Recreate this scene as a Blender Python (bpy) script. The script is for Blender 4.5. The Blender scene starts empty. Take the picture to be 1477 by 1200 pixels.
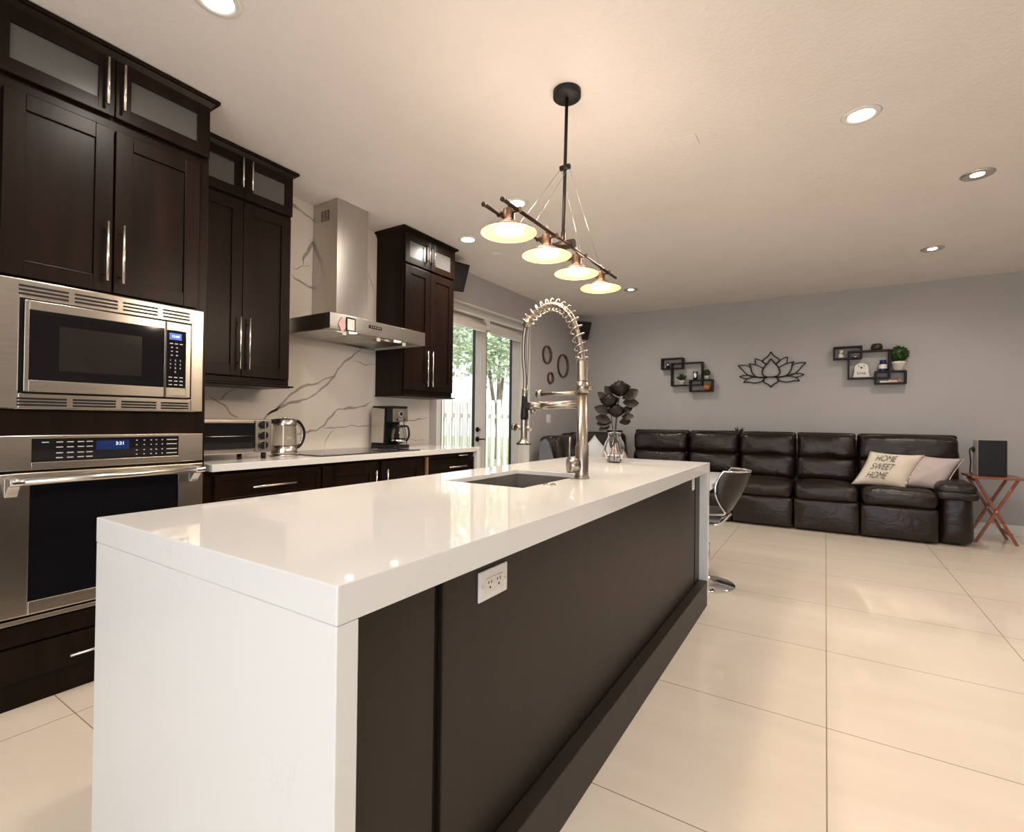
import bpy, bmesh, math, random
from mathutils import Vector, Matrix, noise
R = math.radians
PI = math.pi
random.seed(7)
scn = bpy.context.scene
C = scn.collection

# ------------------------------------------------------------------ camera
cam_d = bpy.data.cameras.new('camera'); cam = bpy.data.objects.new('camera', cam_d); C.objects.link(cam)
yaw, pit, rol = R(32.2932), R(.5028), R(.6617)
fw = Vector((-math.sin(yaw)*math.cos(pit), math.cos(yaw)*math.cos(pit), math.sin(pit)))
rt = Vector((math.cos(yaw), math.sin(yaw), 0)); up = rt.cross(fw)
rt2 = rt*math.cos(rol) + up*math.sin(rol); up2 = up*math.cos(rol) - rt*math.sin(rol)
m = Matrix((rt2, up2, -fw)).transposed().to_4x4(); m.translation = Vector((0, 0, 1.1805))
cam.matrix_world = m
cam_d.sensor_width = 36; cam_d.lens = 36*715.2283/1477; cam_d.clip_start = .05; cam_d.clip_end = 200
scn.camera = cam
# ------------------------------------------------------------------ view, world, sun, big lights
scn.view_settings.view_transform = 'Standard'; scn.view_settings.look = 'None'
scn.view_settings.exposure = 0.12; scn.view_settings.gamma = 1; scn.view_settings.use_curve_mapping = False
w = bpy.data.worlds.new('sky'); scn.world = w; w.use_nodes = True
bg = w.node_tree.nodes['Background']; bg.inputs[0].default_value = (.86, .93, 1, 1); bg.inputs[1].default_value = 1.9

def light(name, kind, loc, energy, color, **k):
    d = bpy.data.lights.new(name, kind); d.energy = energy; d.color = color
    for a, b in k.items():
        if a != 'rot': setattr(d, a, b)
    o = bpy.data.objects.new(name, d); o.location = loc
    if 'rot' in k: o.rotation_euler = k['rot']
    C.objects.link(o); return o
WARM = (1.0, .79, .60); SOFT = (1, .90, .80); DAY = (.90, .96, 1.0)
light('sun', 'SUN', (0, 0, 10), 2.6, (1, .97, .92), angle=R(1.5), rot=(R(20), R(42), 0))
# unseen fill spots, then daylight coming in through the glazing behind the camera
for x, y in ((.5, .6), (2.3, 1.0), (2.4, 3.2), (2.6, 5.6), (-.6, -1.2)):   # added fill spots under the ceiling, out of frame, no fixtures built
    light('downlight', 'SPOT', (x, y, 2.82), 38, SOFT, spot_size=R(172), spot_blend=.9, shadow_soft_size=.05)
light('daylight_rear', 'AREA', (0.6, -2.45, 1.35), 47, DAY, shape='RECTANGLE', size=3.9, size_y=2.1, rot=(R(90), 0, 0))

# ------------------------------------------------------------------ materials
MATS = {}
def nt(name):
    mt = bpy.data.materials.new(name); mt.use_nodes = True
    n = mt.node_tree; return mt, n, n.nodes['Principled BSDF']
def add(n, t, **k):
    x = n.nodes.new(t)
    for a, b in k.items():
        if a in x.inputs: x.inputs[a].default_value = b
        else: setattr(x, a, b)
    return x
def coords(n, scale=(1, 1, 1)):
    tc = n.nodes.new('ShaderNodeTexCoord'); mp = n.nodes.new('ShaderNodeMapping')
    mp.inputs['Scale'].default_value = scale
    n.links.new(tc.outputs['Object'], mp.inputs[0]); return mp.outputs[0]
def ramp(n, fac, stops):
    r = n.nodes.new('ShaderNodeValToRGB'); e = r.color_ramp.elements
    while len(e) < len(stops): e.new(.5)
    for q, (p, c) in zip(e, stops): q.position = p; q.color = (*c, 1)
    n.links.new(fac, r.inputs[0]); return r.outputs[0]
def bump(n, b, h, strength, dist=.01):
    bp = add(n, 'ShaderNodeBump', Strength=strength, Distance=dist)
    n.links.new(h, bp.inputs['Height']); n.links.new(bp.outputs[0], b.inputs['Normal'])
def mat(name, col, rough=.5, metal=0, var=.08, vscale=(6, 6, 6), bmp=0, bscale=None, coat=0, trans=0, ior=1.45, emit=None, es=0, alpha=1, spec=None):
    mt, n, b = nt(name)
    b.inputs['Roughness'].default_value = rough; b.inputs['Metallic'].default_value = metal
    b.inputs['Coat Weight'].default_value = coat; b.inputs['Transmission Weight'].default_value = trans
    b.inputs['IOR'].default_value = ior; b.inputs['Alpha'].default_value = alpha
    if spec is not None: b.inputs['Specular IOR Level'].default_value = spec
    ns = add(n, 'ShaderNodeTexNoise', Scale=1.0, Detail=4.0); n.links.new(coords(n, vscale), ns.inputs[0])
    lo = tuple(max(0, c*(1-var)) for c in col); hi = tuple(min(1, c*(1+var)) for c in col)
    n.links.new(ramp(n, ns.outputs[0], [(.3, lo), (.7, hi)]), b.inputs['Base Color'])
    if emit: b.inputs['Emission Color'].default_value = (*emit, 1); b.inputs['Emission Strength'].default_value = es
    if bmp:
        n2 = add(n, 'ShaderNodeTexNoise', Scale=1.0, Detail=3.0); n.links.new(coords(n, bscale or vscale), n2.inputs[0])
        bump(n, b, n2.outputs[0], bmp)
    MATS[name] = mt; return mt

WOOD = mat('espresso_wood', (.0105, .0048, .0028), .34, var=.4, vscale=(14, 14, 1.2), bmp=.03, bscale=(60, 60, 4), spec=.17)
PANEL = mat('island_wood', (.023, .0150, .0100), .42, var=.15, vscale=(10, 10, 1.5), bmp=.03, bscale=(50, 50, 4), spec=.36)
FROST = mat('frosted_glass', (.085, .083, .078), .28, var=.04)
STEEL = mat('brushed_steel', (.55, .505, .45), .25, metal=1, var=.06, vscale=(2, 2, 160), bmp=.02, bscale=(3, 3, 300))
STEELH = mat('hood_steel', (.56, .53, .49), .30, metal=1, var=.05, vscale=(120, 120, 2), bmp=.02, bscale=(260, 260, 3))
NICKEL = mat('satin_nickel', (.72, .68, .62), .25, metal=1, var=.03)
FAUCET = mat('brushed_nickel', (.37, .32, .275), .28, metal=1, var=.04, vscale=(90, 90, 3))
CHROME = mat('chrome', (.85, .86, .88), .06, metal=1, var=.01)
BLACKG = mat('black_glass', (.006, .006, .007), .06, var=.05)
BLACK = mat('black_plastic', (.008, .008, .009), .35, var=.1, spec=.35)
DARKSLOT = mat('dark_slot', (.004, .004, .004), .6, var=.1)
WHITE = mat('white_paint', (.72, .71, .68), .45, var=.02)
DOORW = mat('door_paint', (.62, .62, .60), .4, var=.02)
PLASTW = mat('white_plastic', (.78, .76, .72), .35, var=.02)
BRONZE = mat('bronze', (.060, .040, .028), .40, metal=.7, var=.15)
COPPER = mat('aged_copper', (.17, .105, .072), .38, metal=.8, var=.15)
IRON = mat('black_iron', (.014, .013, .013), .5, metal=.3, var=.1)
LTHR = None
GREYW = mat('grey_wall_paint', (.42, .40, .392), .6, var=.025, vscale=(2, 2, 2), bmp=.05, bscale=(160, 160, 160))
CEIL = mat('ceiling_paint', (.76, .715, .69), .85, var=.02, vscale=(3, 3, 3), bmp=.35, bscale=(55, 55, 55))
SHADEW = mat('blind_fabric', (.60, .56, .51), .7, var=.03, bmp=.05, bscale=(200, 200, 200))
RINGW = mat('ring_wood', (.10, .048, .025), .45, var=.35, vscale=(30, 4, 30))
MIRROR = mat('mirror', (.8, .8, .8), .03, metal=1, var=.01)
REDW = mat('cherry_wood', (.27, .075, .032), .35, var=.3, vscale=(6, 30, 30), coat=.2)
DRKSH = mat('black_shelf', (.008, .007, .006), .4, var=.2, spec=.25)
PWHITE = mat('cream_canvas', (.70, .62, .51), .85, var=.05, bmp=.12, bscale=(30, 30, 30))
PGREY = mat('mauve_canvas', (.50, .42, .40), .85, var=.06, bmp=.12, bscale=(30, 30, 30))
PBLUE = mat('white_cotton', (.72, .74, .76), .85, var=.04, bmp=.12, bscale=(30, 30, 30))
PPINK = mat('blush_cotton', (.62, .45, .38), .85, var=.06, bmp=.12, bscale=(30, 30, 30))
INK = mat('black_ink', (.02, .018, .016), .7, var=.1)
GLASS = mat('clear_glass', (1, 1, 1), .0, trans=1, ior=1.45, var=0)
WATER = mat('water', (1, 1, 1), .0, trans=1, ior=1.33, var=0)
PETAL = mat('dark_rose', (.010, .0055, .005), .5, var=.4, vscale=(60, 60, 60), spec=.3)
STOOLB = mat('stool_vinyl', (.030, .022, .016), .35, var=.15, spec=.4)
LEAFD = mat('dried_leaf', (.018, .012, .009), .5, var=.4, vscale=(40, 40, 40), spec=.3)
GREEN = mat('plant_green', (.035, .075, .02), .55, var=.5, vscale=(40, 40, 40))
TREEG = mat('tree_leaf', (.46, .53, .36), .6, var=.3, vscale=(3, 3, 3))
BARK = mat('bark', (.22, .17, .13), .8, var=.3, vscale=(8, 8, 2), bmp=.3)
FENCEW = mat('weathered_fence', (.66, .63, .58), .8, var=.22, vscale=(14, 14, 1.5))
FENCED = mat('weathered_rail', (.40, .36, .31), .8, var=.2, vscale=(14, 14, 1.5))
GRASS = mat('lawn', (.30, .36, .16), .9, var=.3, vscale=(5, 5, 5))
BLUEB = mat('navy_glass', (.012, .03, .12), .2, var=.1)
ORANGE = mat('orange_ceramic', (.42, .13, .03), .4, var=.3, vscale=(60, 60, 60))
BROWNB = mat('brown_clay', (.035, .017, .011), .4, var=.3, vscale=(40, 40, 40))
CERW = mat('white_ceramic', (.75, .70, .64), .35, var=.03)
KEYS = mat('key_print', (.55, .55, .55), .5, var=.02)
PINKT = mat('pink_card', (.72, .42, .40), .6, var=.03)
SINK = mat('sink_steel', (.29, .265, .24), .38, metal=.9, var=.05, vscale=(40, 2, 40))
def thin_glass(name, fac, tint):
    mt, n, b = nt(name); n.nodes.remove(b)
    t = add(n, 'ShaderNodeBsdfTransparent', Color=(*tint, 1)); g = add(n, 'ShaderNodeBsdfGlossy', Roughness=.03)
    lw = add(n, 'ShaderNodeLayerWeight', Blend=fac); mx = n.nodes.new('ShaderNodeMixShader'); n.links.new(lw.outputs['Facing'], mx.inputs[0])
    n.links.new(t.outputs[0], mx.inputs[1]); n.links.new(g.outputs[0], mx.inputs[2]); n.links.new(mx.outputs[0], n.nodes['Material Output'].inputs[0]); return mt
KGLASS = thin_glass('kettle_glass', .16, (.93, .92, .90))
BLUELED = mat('blue_display', (.01, .03, .15), .2, var=.02, emit=(.03, .16, .9), es=.7)
LCD = mat('lcd_text', (.6, .7, .9), .3, var=.0, emit=(.5, .7, 1), es=1.5)
BULB = mat('bulb_glow', (1, .9, .7), .4, var=0, emit=(1, .82, .55), es=14)
DIFF = mat('downlight_lens', (1, .95, .85), .4, var=0, emit=(1, .90, .74), es=16)
SHADEG = mat('shade_inner', (.29, .205, .05), .5, var=.03)
HOODL = mat('hood_lamp', (1, .95, .85), .4, var=0, emit=(1, .88, .68), es=5)
LEDB = mat('button_glow', (1, 1, 1), .4, var=0, emit=(.9, .95, 1), es=1.2)

def aniso(mt, amt, rot=0):
    n = mt.node_tree; b = n.nodes['Principled BSDF']; b.inputs['Anisotropic'].default_value = amt; b.inputs['Anisotropic Rotation'].default_value = rot
    t = add(n, 'ShaderNodeTangent', direction_type='RADIAL', axis='Z'); n.links.new(t.outputs[0], b.inputs['Tangent'])
aniso(STEELH, .88, .25); aniso(STEEL, .6, .25)
def leather():
    mt, n, b = nt('brown_leather')
    ns = add(n, 'ShaderNodeTexNoise', Scale=4.0, Detail=5.0); n.links.new(coords(n), ns.inputs[0])
    n.links.new(ramp(n, ns.outputs[0], [(.3, (.0080, .0038, .0028)), (.7, (.019, .0095, .0070))]), b.inputs['Base Color'])
    b.inputs['Roughness'].default_value = .34; b.inputs['Specular IOR Level'].default_value = .42
    n2 = add(n, 'ShaderNodeTexNoise', Scale=1.0, Detail=3.0, Distortion=1.2); n.links.new(coords(n, (6, 6, 9)), n2.inputs[0])
    bump(n, b, n2.outputs[0], .36, .03)
    return mt
LTHR = leather()

def quartz():
    mt, n, b = nt('white_quartz')
    c = coords(n, (1, 1, 1))
    ns = add(n, 'ShaderNodeTexNoise', Scale=5.0, Detail=6.0, Distortion=1.5); n.links.new(c, ns.inputs[0])
    v = ramp(n, ns.outputs[0], [(.0, (.78, .775, .76)), (.495, (.78, .775, .76)), (.505, (.735, .727, .718)), (.515, (.78, .775, .76)), (1, (.78, .775, .76))])
    n3 = add(n, 'ShaderNodeTexNoise', Scale=2.3, Detail=2.0); n.links.new(c, n3.inputs[0])
    mk = ramp(n, n3.outputs[0], [(.5, (0, 0, 0)), (.62, (1, 1, 1))])
    mx = add(n, 'ShaderNodeMix', data_type='RGBA'); n.links.new(mk, mx.inputs[0]); mx.inputs[6].default_value = (.78, .775, .76, 1); n.links.new(v, mx.inputs[7])
    n.links.new(mx.outputs[2], b.inputs['Base Color']); b.inputs['Roughness'].default_value = .04; b.inputs['IOR'].default_value = 1.58
    return mt
QUARTZ = quartz()

def marble():
    mt, n, b = nt('marble_slab')
    ns = add(n, 'ShaderNodeTexNoise', Scale=1.6, Detail=6.0, Distortion=.6); n.links.new(coords(n), ns.inputs[0])
    n.links.new(ramp(n, ns.outputs[0], [(.3, (.66, .61, .55)), (.65, (.72, .68, .62))]), b.inputs['Base Color'])
    b.inputs['Roughness'].default_value = .16; return mt
MARBLE = marble()
VEIN = mat('marble_vein', (.36, .325, .295), .2, var=.18, vscale=(25, 25, 25))

def tile():
    mt, n, b = nt('porcelain_tile')
    tc = n.nodes.new('ShaderNodeTexCoord'); sep = n.nodes.new('ShaderNodeSeparateXYZ'); n.links.new(tc.outputs['Object'], sep.inputs[0])
    def line(out, off, pitch, w):
        a = add(n, 'ShaderNodeMath', operation='ADD'); n.links.new(out, a.inputs[0]); a.inputs[1].default_value = -off+pitch*40
        d = add(n, 'ShaderNodeMath', operation='DIVIDE'); n.links.new(a.outputs[0], d.inputs[0]); d.inputs[1].default_value = pitch
        f = add(n, 'ShaderNodeMath', operation='FRACT'); n.links.new(d.outputs[0], f.inputs[0])
        s = add(n, 'ShaderNodeMath', operation='SUBTRACT'); n.links.new(f.outputs[0], s.inputs[0]); s.inputs[1].default_value = .5
        ab = add(n, 'ShaderNodeMath', operation='ABSOLUTE'); n.links.new(s.outputs[0], ab.inputs[0])
        g = add(n, 'ShaderNodeMath', operation='GREATER_THAN'); n.links.new(ab.outputs[0], g.inputs[0]); g.inputs[1].default_value = .5-w/pitch/2
        return g.outputs[0]
    lx = line(sep.outputs[0], .010, .84, .004); ly = line(sep.outputs[1], .753, .772, .004)
    mxx = add(n, 'ShaderNodeMath', operation='MAXIMUM'); n.links.new(lx, mxx.inputs[0]); n.links.new(ly, mxx.inputs[1])
    ns = add(n, 'ShaderNodeTexNoise', Scale=1.0, Detail=5.0, Distortion=.8); n.links.new(coords(n, (1.2, 4.5, 1)), ns.inputs[0])
    base = ramp(n, ns.outputs[0], [(.25, (.74, .645, .535)), (.75, (.80, .71, .60))])
    mx = add(n, 'ShaderNodeMix', data_type='RGBA'); n.links.new(mxx.outputs[0], mx.inputs[0]); n.links.new(base, mx.inputs[6]); mx.inputs[7].default_value = (.30, .225, .155, 1)
    n.links.new(mx.outputs[2], b.inputs['Base Color']); b.inputs['Roughness'].default_value = .04
    return mt
TILE = tile()

# ------------------------------------------------------------------ mesh builder
class M:
    def __init__(s): s.v = []; s.f = []; s.s = []; s.m = []
    def add(s, vs, fs, smooth=False, mi=0):
        o = len(s.v); s.v += [Vector(p) for p in vs]
        s.f += [tuple(i+o for i in f) for f in fs]; s.s += [smooth]*len(fs); s.m += [mi]*len(fs); return s
    def box(s, x0, x1, y0, y1, z0, z1, mi=0):
        x0, x1 = min(x0, x1), max(x0, x1); y0, y1 = min(y0, y1), max(y0, y1); z0, z1 = min(z0, z1), max(z0, z1)
        return s.add([(x, y, z) for z in (z0, z1) for y in (y0, y1) for x in (x0, x1)],
                     [(0, 2, 3, 1), (4, 5, 7, 6), (0, 1, 5, 4), (2, 6, 7, 3), (0, 4, 6, 2), (1, 3, 7, 5)], False, mi)
    def hexa(s, q):   # 8 points in box order
        return s.add(q, [(0, 2, 3, 1), (4, 5, 7, 6), (0, 1, 5, 4), (2, 6, 7, 3), (0, 4, 6, 2), (1, 3, 7, 5)])
    def cyl(s, p0, p1, r0, r1=None, n=24, mi=0):
        p0, p1 = Vector(p0), Vector(p1); r1 = r0 if r1 is None else r1
        d = (p1-p0).normalized(); a = d.orthogonal().normalized(); b = d.cross(a)
        vs = []
        for p, r in ((p0, r0), (p1, r1)):
            vs += [p+(a*math.cos(2*PI*i/n)+b*math.sin(2*PI*i/n))*r for i in range(n)]
        s.add(vs, [(i, (i+1) % n, n+(i+1) % n, n+i) for i in range(n)], True, mi)
        s.add(vs[:n], [tuple(reversed(range(n)))], False, mi); return s.add(vs[n:], [tuple(range(n))], False, mi)
    def tube(s, pts, r, n=10, closed=False, mi=0, flat=None):
        pts = [Vector(p) for p in pts]; N = len(pts); rr = r if isinstance(r, (list, tuple)) else [r]*N
        vs = []; a = None
        for i, p in enumerate(pts):
            q0 = pts[i-1] if (i or closed) else p; q1 = pts[(i+1) % N] if (i < N-1 or closed) else p
            d = (q1-q0).normalized()
            if a is None: a = d.orthogonal().normalized()
            else: a = (a-d*a.dot(d)).normalized()
            b = d.cross(a)
            vs += [p+(a*math.cos(2*PI*k/n)+b*math.sin(2*PI*k/n))*rr[i] for k in range(n)]
        fs = []
        for i in range(N if closed else N-1):
            j = (i+1) % N
            fs += [(i*n+k, i*n+(k+1) % n, j*n+(k+1) % n, j*n+k) for k in range(n)]
        s.add(vs, fs, True, mi)
        if not closed:
            s.add(vs[:n], [tuple(reversed(range(n)))], False, mi); s.add(vs[-n:], [tuple(range(n))], False, mi)
        return s
    def lathe(s, prof, c=(0, 0, 0), n=36, mi=0, smooth=True):
        c = Vector(c); vs = []; 
        for r, z in prof: vs += [c+Vector((max(r, 1e-5)*math.cos(2*PI*i/n), max(r, 1e-5)*math.sin(2*PI*i/n), z)) for i in range(n)]
        fs = []
        for j in range(len(prof)-1): fs += [(j*n+i, j*n+(i+1) % n, (j+1)*n+(i+1) % n, (j+1)*n+i) for i in range(n)]
        return s.add(vs, fs, smooth, mi)
    def grid(s, fn, nu, nv, smooth=True, mi=0, cu=False):
        vs = [fn(i/nu, j/nv) for j in range(nv+1) for i in range(nu+1)]
        fs = [(j*(nu+1)+i, j*(nu+1)+i+1, (j+1)*(nu+1)+i+1, (j+1)*(nu+1)+i) for j in range(nv) for i in range(nu)]
        return s.add(vs, fs, smooth, mi)
    def ball(s, c, r, n=16, sc=(1, 1, 1), mi=0):
        prof = [(math.sin(PI*i/(n//2)), -math.cos(PI*i/(n//2))) for i in range(n//2+1)]
        k = len(s.v); s.lathe(prof, (0, 0, 0), n, mi)
        for i in range(k, len(s.v)): p = s.v[i]; s.v[i] = Vector((p.x*sc[0]*r+c[0], p.y*sc[1]*r+c[1], p.z*sc[2]*r+c[2]))
        return s
    def prism(s, poly, a0, a1, axis='x', mi=0):
        def P(u, v, a): return {'x': (a, u, v), 'y': (u, a, v), 'z': (u, v, a)}[axis]
        n = len(poly); vs = [P(u, v, a0) for u, v in poly]+[P(u, v, a1) for u, v in poly]
        return s.add(vs, [tuple(range(n)), tuple(reversed(range(n, 2*n)))]+[(i, n+i, n+(i+1) % n, (i+1) % n) for i in range(n)], False, mi)
    def frame(s, y0, y1, z0, z1, fl, fr, fb, ft, x0, x1, mi=0):   # picture frame in the yz plane
        s.box(x0, x1, y0, y0+fl, z0, z1, mi); s.box(x0, x1, y1-fr, y1, z0, z1, mi)
        s.box(x0, x1, y0+fl, y1-fr, z0, z0+fb, mi); return s.box(x0, x1, y0+fl, y1-fr, z1-ft, z1, mi)
    def ring_slab(s, o, i, z0, z1):   # rectangular slab with rectangular hole, o/i=(x0,x1,y0,y1)
        def q(b, z): return [(b[0], b[2], z), (b[1], b[2], z), (b[1], b[3], z), (b[0], b[3], z)]
        vs = q(o, z0)+q(i, z0)+q(o, z1)+q(i, z1); fs = []
        for k in range(4):
            l = (k+1) % 4
            fs += [(k, 4+k, 4+l, l), (8+k, 8+l, 12+l, 12+k), (k, l, 8+l, 8+k), (4+k, 12+k, 12+l, 4+l)]
        return s.add(vs, fs)
    def rbox(s, c, h, r, n=10, puff=(0, 0, 0), fn=None, mi=0):
        c = Vector(c); h = Vector(h); inner = Vector([max(a-r, 0.0) for a in h]); k = len(s.v)
        def pt(p):
            q = Vector([max(-inner[i], min(inner[i], p[i]*h[i])) for i in range(3)])
            d = Vector([p[i]*h[i] for i in range(3)])-q
            o = q+(d.normalized()*r if d.length > 1e-9 else d)
            for i in range(3):
                a, b = p[(i+1) % 3], p[(i+2) % 3]
                if abs(p[i]) > .999 and puff[i]: o[i] += math.copysign(puff[i]*(1-a*a)*(1-b*b), p[i])
            if fn: o = fn(o, p)
            return c+o
        def warp(t): # concentrate samples near edges
            return math.sin(t*PI/2)
        for ax in range(3):
            for sg in (-1, 1):
                vs = []
                for j in range(n+1):
                    for i in range(n+1):
                        p = [0, 0, 0]; p[ax] = sg; p[(ax+1) % 3] = warp(-1+2*i/n)*(1 if True else 0); p[(ax+2) % 3] = warp(-1+2*j/n)
                        vs.append(pt(p))
                fs = []
                for j in range(n):
                    for i in range(n):
                        f = (j*(n+1)+i, j*(n+1)+i+1, (j+1)*(n+1)+i+1, (j+1)*(n+1)+i)
                        fs.append(f if sg > 0 else tuple(reversed(f)))
                s.add(vs, fs, True, mi)
        return s
    def xf(s, mx, k=0):
        for i in range(k, len(s.v)): s.v[i] = mx @ s.v[i]
        return s
    def mesh(s, name, mats, off=Vector((0, 0, 0)), weld=True):
        me = bpy.data.meshes.new(name); me.from_pydata([p-off for p in s.v], [], s.f)
        me.polygons.foreach_set('use_smooth', s.s); me.polygons.foreach_set('material_index', s.m)
        for x in (mats if isinstance(mats, (list, tuple)) else [mats]): me.materials.append(x)
        if weld:
            bm = bmesh.new(); bm.from_mesh(me); bmesh.ops.remove_doubles(bm, verts=bm.verts, dist=1e-5)
            bm.to_mesh(me); bm.free()
        me.update(); return me

def tag(o, label=None, cat=None, group=None, kind=None):
    for k, v in (('label', label), ('category', cat), ('group', group), ('kind', kind)):
        if v: o[k] = v
    return o
def fin(o, bevel, parent):
    C.objects.link(o)
    if parent: o.parent = parent
    if bevel:
        b = o.modifiers.new('edge', 'BEVEL'); b.width = bevel; b.segments = 2; b.limit_method = 'ANGLE'; b.angle_limit = R(40); b.use_clamp_overlap = True
    return o
class Thing:
    def __init__(s, name, label, cat, loc=(0, 0, 0), group=None):
        s.loc = Vector(loc); s.o = bpy.data.objects.new(name, None); s.o.empty_display_size = .05
        s.o.location = s.loc; C.objects.link(s.o); tag(s.o, label, cat, group)
    def part(s, name, m, mt, parent=None, bevel=0, label=None, kind=None):
        o = bpy.data.objects.new(name, m.mesh(name, mt, s.loc)); fin(o, bevel, parent or s.o)
        return tag(o, label, None, None, kind)
def solo(name, m, mt, label, cat, loc=(0, 0, 0), group=None, bevel=0, kind=None):
    o = bpy.data.objects.new(name, m.mesh(name, mt, Vector(loc))); o.location = loc
    return tag(fin(o, bevel, None), label, cat, group, kind)
def struct(name, m, mt, bevel=0, parent=None):
    o = bpy.data.objects.new(name, m.mesh(name, mt)); fin(o, bevel, parent)
    if not parent: o['kind'] = 'structure'
    return o
def copy_tree(o, parent=None):
    c = o.copy(); C.objects.link(c); c.parent = parent
    for ch in list(o.children): copy_tree(ch, c)
    return c
def text_mesh(txt, size, extrude=.0006, shear=0, space=1, align='CENTER', offset=0):
    cu = bpy.data.curves.new('txt', 'FONT'); cu.body = txt; cu.size = size; cu.extrude = extrude; cu.shear = shear
    cu.align_x = align; cu.align_y = 'CENTER'; cu.space_character = space; cu.offset = offset
    o = bpy.data.objects.new('txt', cu); C.objects.link(o)
    dg = bpy.context.evaluated_depsgraph_get(); me = bpy.data.meshes.new_from_object(o.evaluated_get(dg))
    mm = M(); mm.add([v.co.copy() for v in me.vertices], [tuple(p.vertices) for p in me.polygons])
    bpy.data.objects.remove(o); bpy.data.curves.remove(cu); bpy.data.meshes.remove(me)
    return mm
FACE_X = Matrix(((0, 0, 1, 0), (1, 0, 0, 0), (0, 1, 0, 0), (0, 0, 0, 1)))   # text xy plane -> yz plane facing +x
def on_face_x(mm, x, y, z): return mm.xf(Matrix.Translation((x, y, z)) @ FACE_X)
def smooth_path(pts, n=8):
    pts = [Vector(p) for p in pts]; out = []
    for i in range(len(pts)-1):
        p0 = pts[max(i-1, 0)]; p1 = pts[i]; p2 = pts[i+1]; p3 = pts[min(i+2, len(pts)-1)]
        for k in range(n):
            t = k/n
            out.append(.5*((2*p1)+(p2-p0)*t+(2*p0-5*p1+4*p2-p3)*t*t+(3*p1-p0-3*p2+p3)*t**3))
    out.append(pts[-1]); return out

# ================================================================== SETTING
XW, YB, H = -3.41, 7.38, 2.842
XR, YR = 5.6, -2.6
struct('floor', M().box(XW-.2, XR, YR, YB, -.1, 0), TILE)
struct('ceiling', M().box(XW-.2, XR+.1, YR-.1, YB+.1, H, H+.12), CEIL)
D0, D1, DH = 3.93, 5.86, 2.50
wl = M().box(XW-.2, XW, YR, D0, 0, H).box(XW-.2, XW, D1, YB+.1, 0, H).box(XW-.2, XW, D0, D1, DH, H)
struct('wall_left', wl, GREYW)
struct('wall_back', M().box(XW, XR+.1, YB, YB+.12, 0, H), GREYW)
struct('wall_right', M().box(XR, XR+.1, YR, YB, 0, H), GREYW)
struct('wall_rear', M().box(XW-.2, -1.4, YR-.1, YR, 0, H).box(2.6, XR+.1, YR-.1, YR, 0, H).box(-1.4, 2.6, YR-.1, YR, 2.45, H).box(-1.4, 2.6, YR-.1, YR, 0, .25), GREYW)
wf2 = M()
for x0, x1 in ((-1.4, -.07), (-.07, 1.26), (1.26, 2.6)):
    wf2.box(x0, x0+.06, YR-.07, YR-.01, .25, 2.45).box(x1-.06, x1, YR-.07, YR-.01, .25, 2.45).box(x0, x1, YR-.07, YR-.01, .25, .31).box(x0, x1, YR-.07, YR-.01, 2.39, 2.45)
struct('window_1', wf2, WHITE)
struct('baseboard_back', M().box(XW, XR, YB-.014, YB, 0, .12), WHITE, .004)
struct('baseboard_left', M().box(XW, XW+.014, D1+.02, YB-.014, 0, .12), WHITE, .004)
# marble backsplash with its veins
def ribbon(mm, pts, wd, x):
    P = smooth_path([(0, a, b) for a, b in pts], 7); L = []; Rr = []
    for i, p in enumerate(P):
        d = (P[min(i+1, len(P)-1)]-P[max(i-1, 0)]).normalized(); nrm = Vector((0, -d.z, d.y))
        ww = wd*(.35+.75*abs(noise.noise(p*9.0)+.35))*.62; jit = nrm*noise.noise(p*14.0+Vector((3, 1, 7)))*.018
        taper = min(1, .25+i/6, .25+(len(P)-1-i)/6)
        L.append(p+jit+nrm*ww*taper); Rr.append(p+jit-nrm*ww*taper)
    vs = [Vector((x, q.y, q.z)) for q in L+Rr]; n = len(P)
    mm.add(vs, [(i, i+1, n+i+1, n+i) for i in range(n-1)], False, 1)
bs = M().box(XW, XW+.015, 1.30, 3.80, .93, H)
for pts, wd in [
 ([(2.924, 1.79), (2.723, 1.633), (2.606, 1.493), (2.45, 1.357), (2.243, 1.284), (2.091, 1.2), (1.994, 1.104)], .022),
 ([(2.64, 1.535), (2.47, 1.454), (2.343, 1.417), (2.262, 1.357), (2.147, 1.245), (2.073, 1.191)], .02),
 ([(2.796, 1.671), (2.953, 1.656), (3.076, 1.669)], .008),
 ([(3.054, 1.338), (2.891, 1.273), (2.707, 1.259), (2.612, 1.185), (2.52, 1.098), (2.397, 1.076), (2.312, 1.054)], .02),
 ([(3.069, 1.12), (2.894, 1.112), (2.69, 1.113), (2.539, 1.098)], .01),
 ([(2.651, 1.097), (2.586, 1.026), (2.551, 0.94)], .007),
 ([(1.68, 1.316), (1.737, 1.28), (1.808, 1.216), (1.869, 1.177)], .012),
 ([(1.736, 1.293), (1.793, 1.348), (1.858, 1.392)], .012),
 ([(2.205, 2.796), (2.242, 2.782), (2.319, 2.753), (2.411, 2.728), (2.479, 2.71)], .03),
 ([(2.481, 2.579), (2.414, 2.523), (2.363, 2.449), (2.345, 2.352)], .03),
 ([(2.244, 2.319), (2.282, 2.306), (2.339, 2.338), (2.417, 2.371)], .008),
 ([(2.251, 2.253), (2.328, 2.22), (2.42, 2.202), (2.502, 2.191)], .02),
 ([(2.978, 2.49), (3.013, 2.4), (3.058, 2.291)], .008), ([(2.989, 2.341), (3.057, 2.364)], .006),
 ([(3.434, 1.166), (3.594, 1.176), (3.779, 1.197)], .014), ([(3.437, 0.997), (3.598, 0.983), (3.769, 0.959)], .008)]:
    ribbon(bs, pts, wd, XW+.0154)
struct('trim_2', bs, [MARBLE, VEIN])

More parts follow.
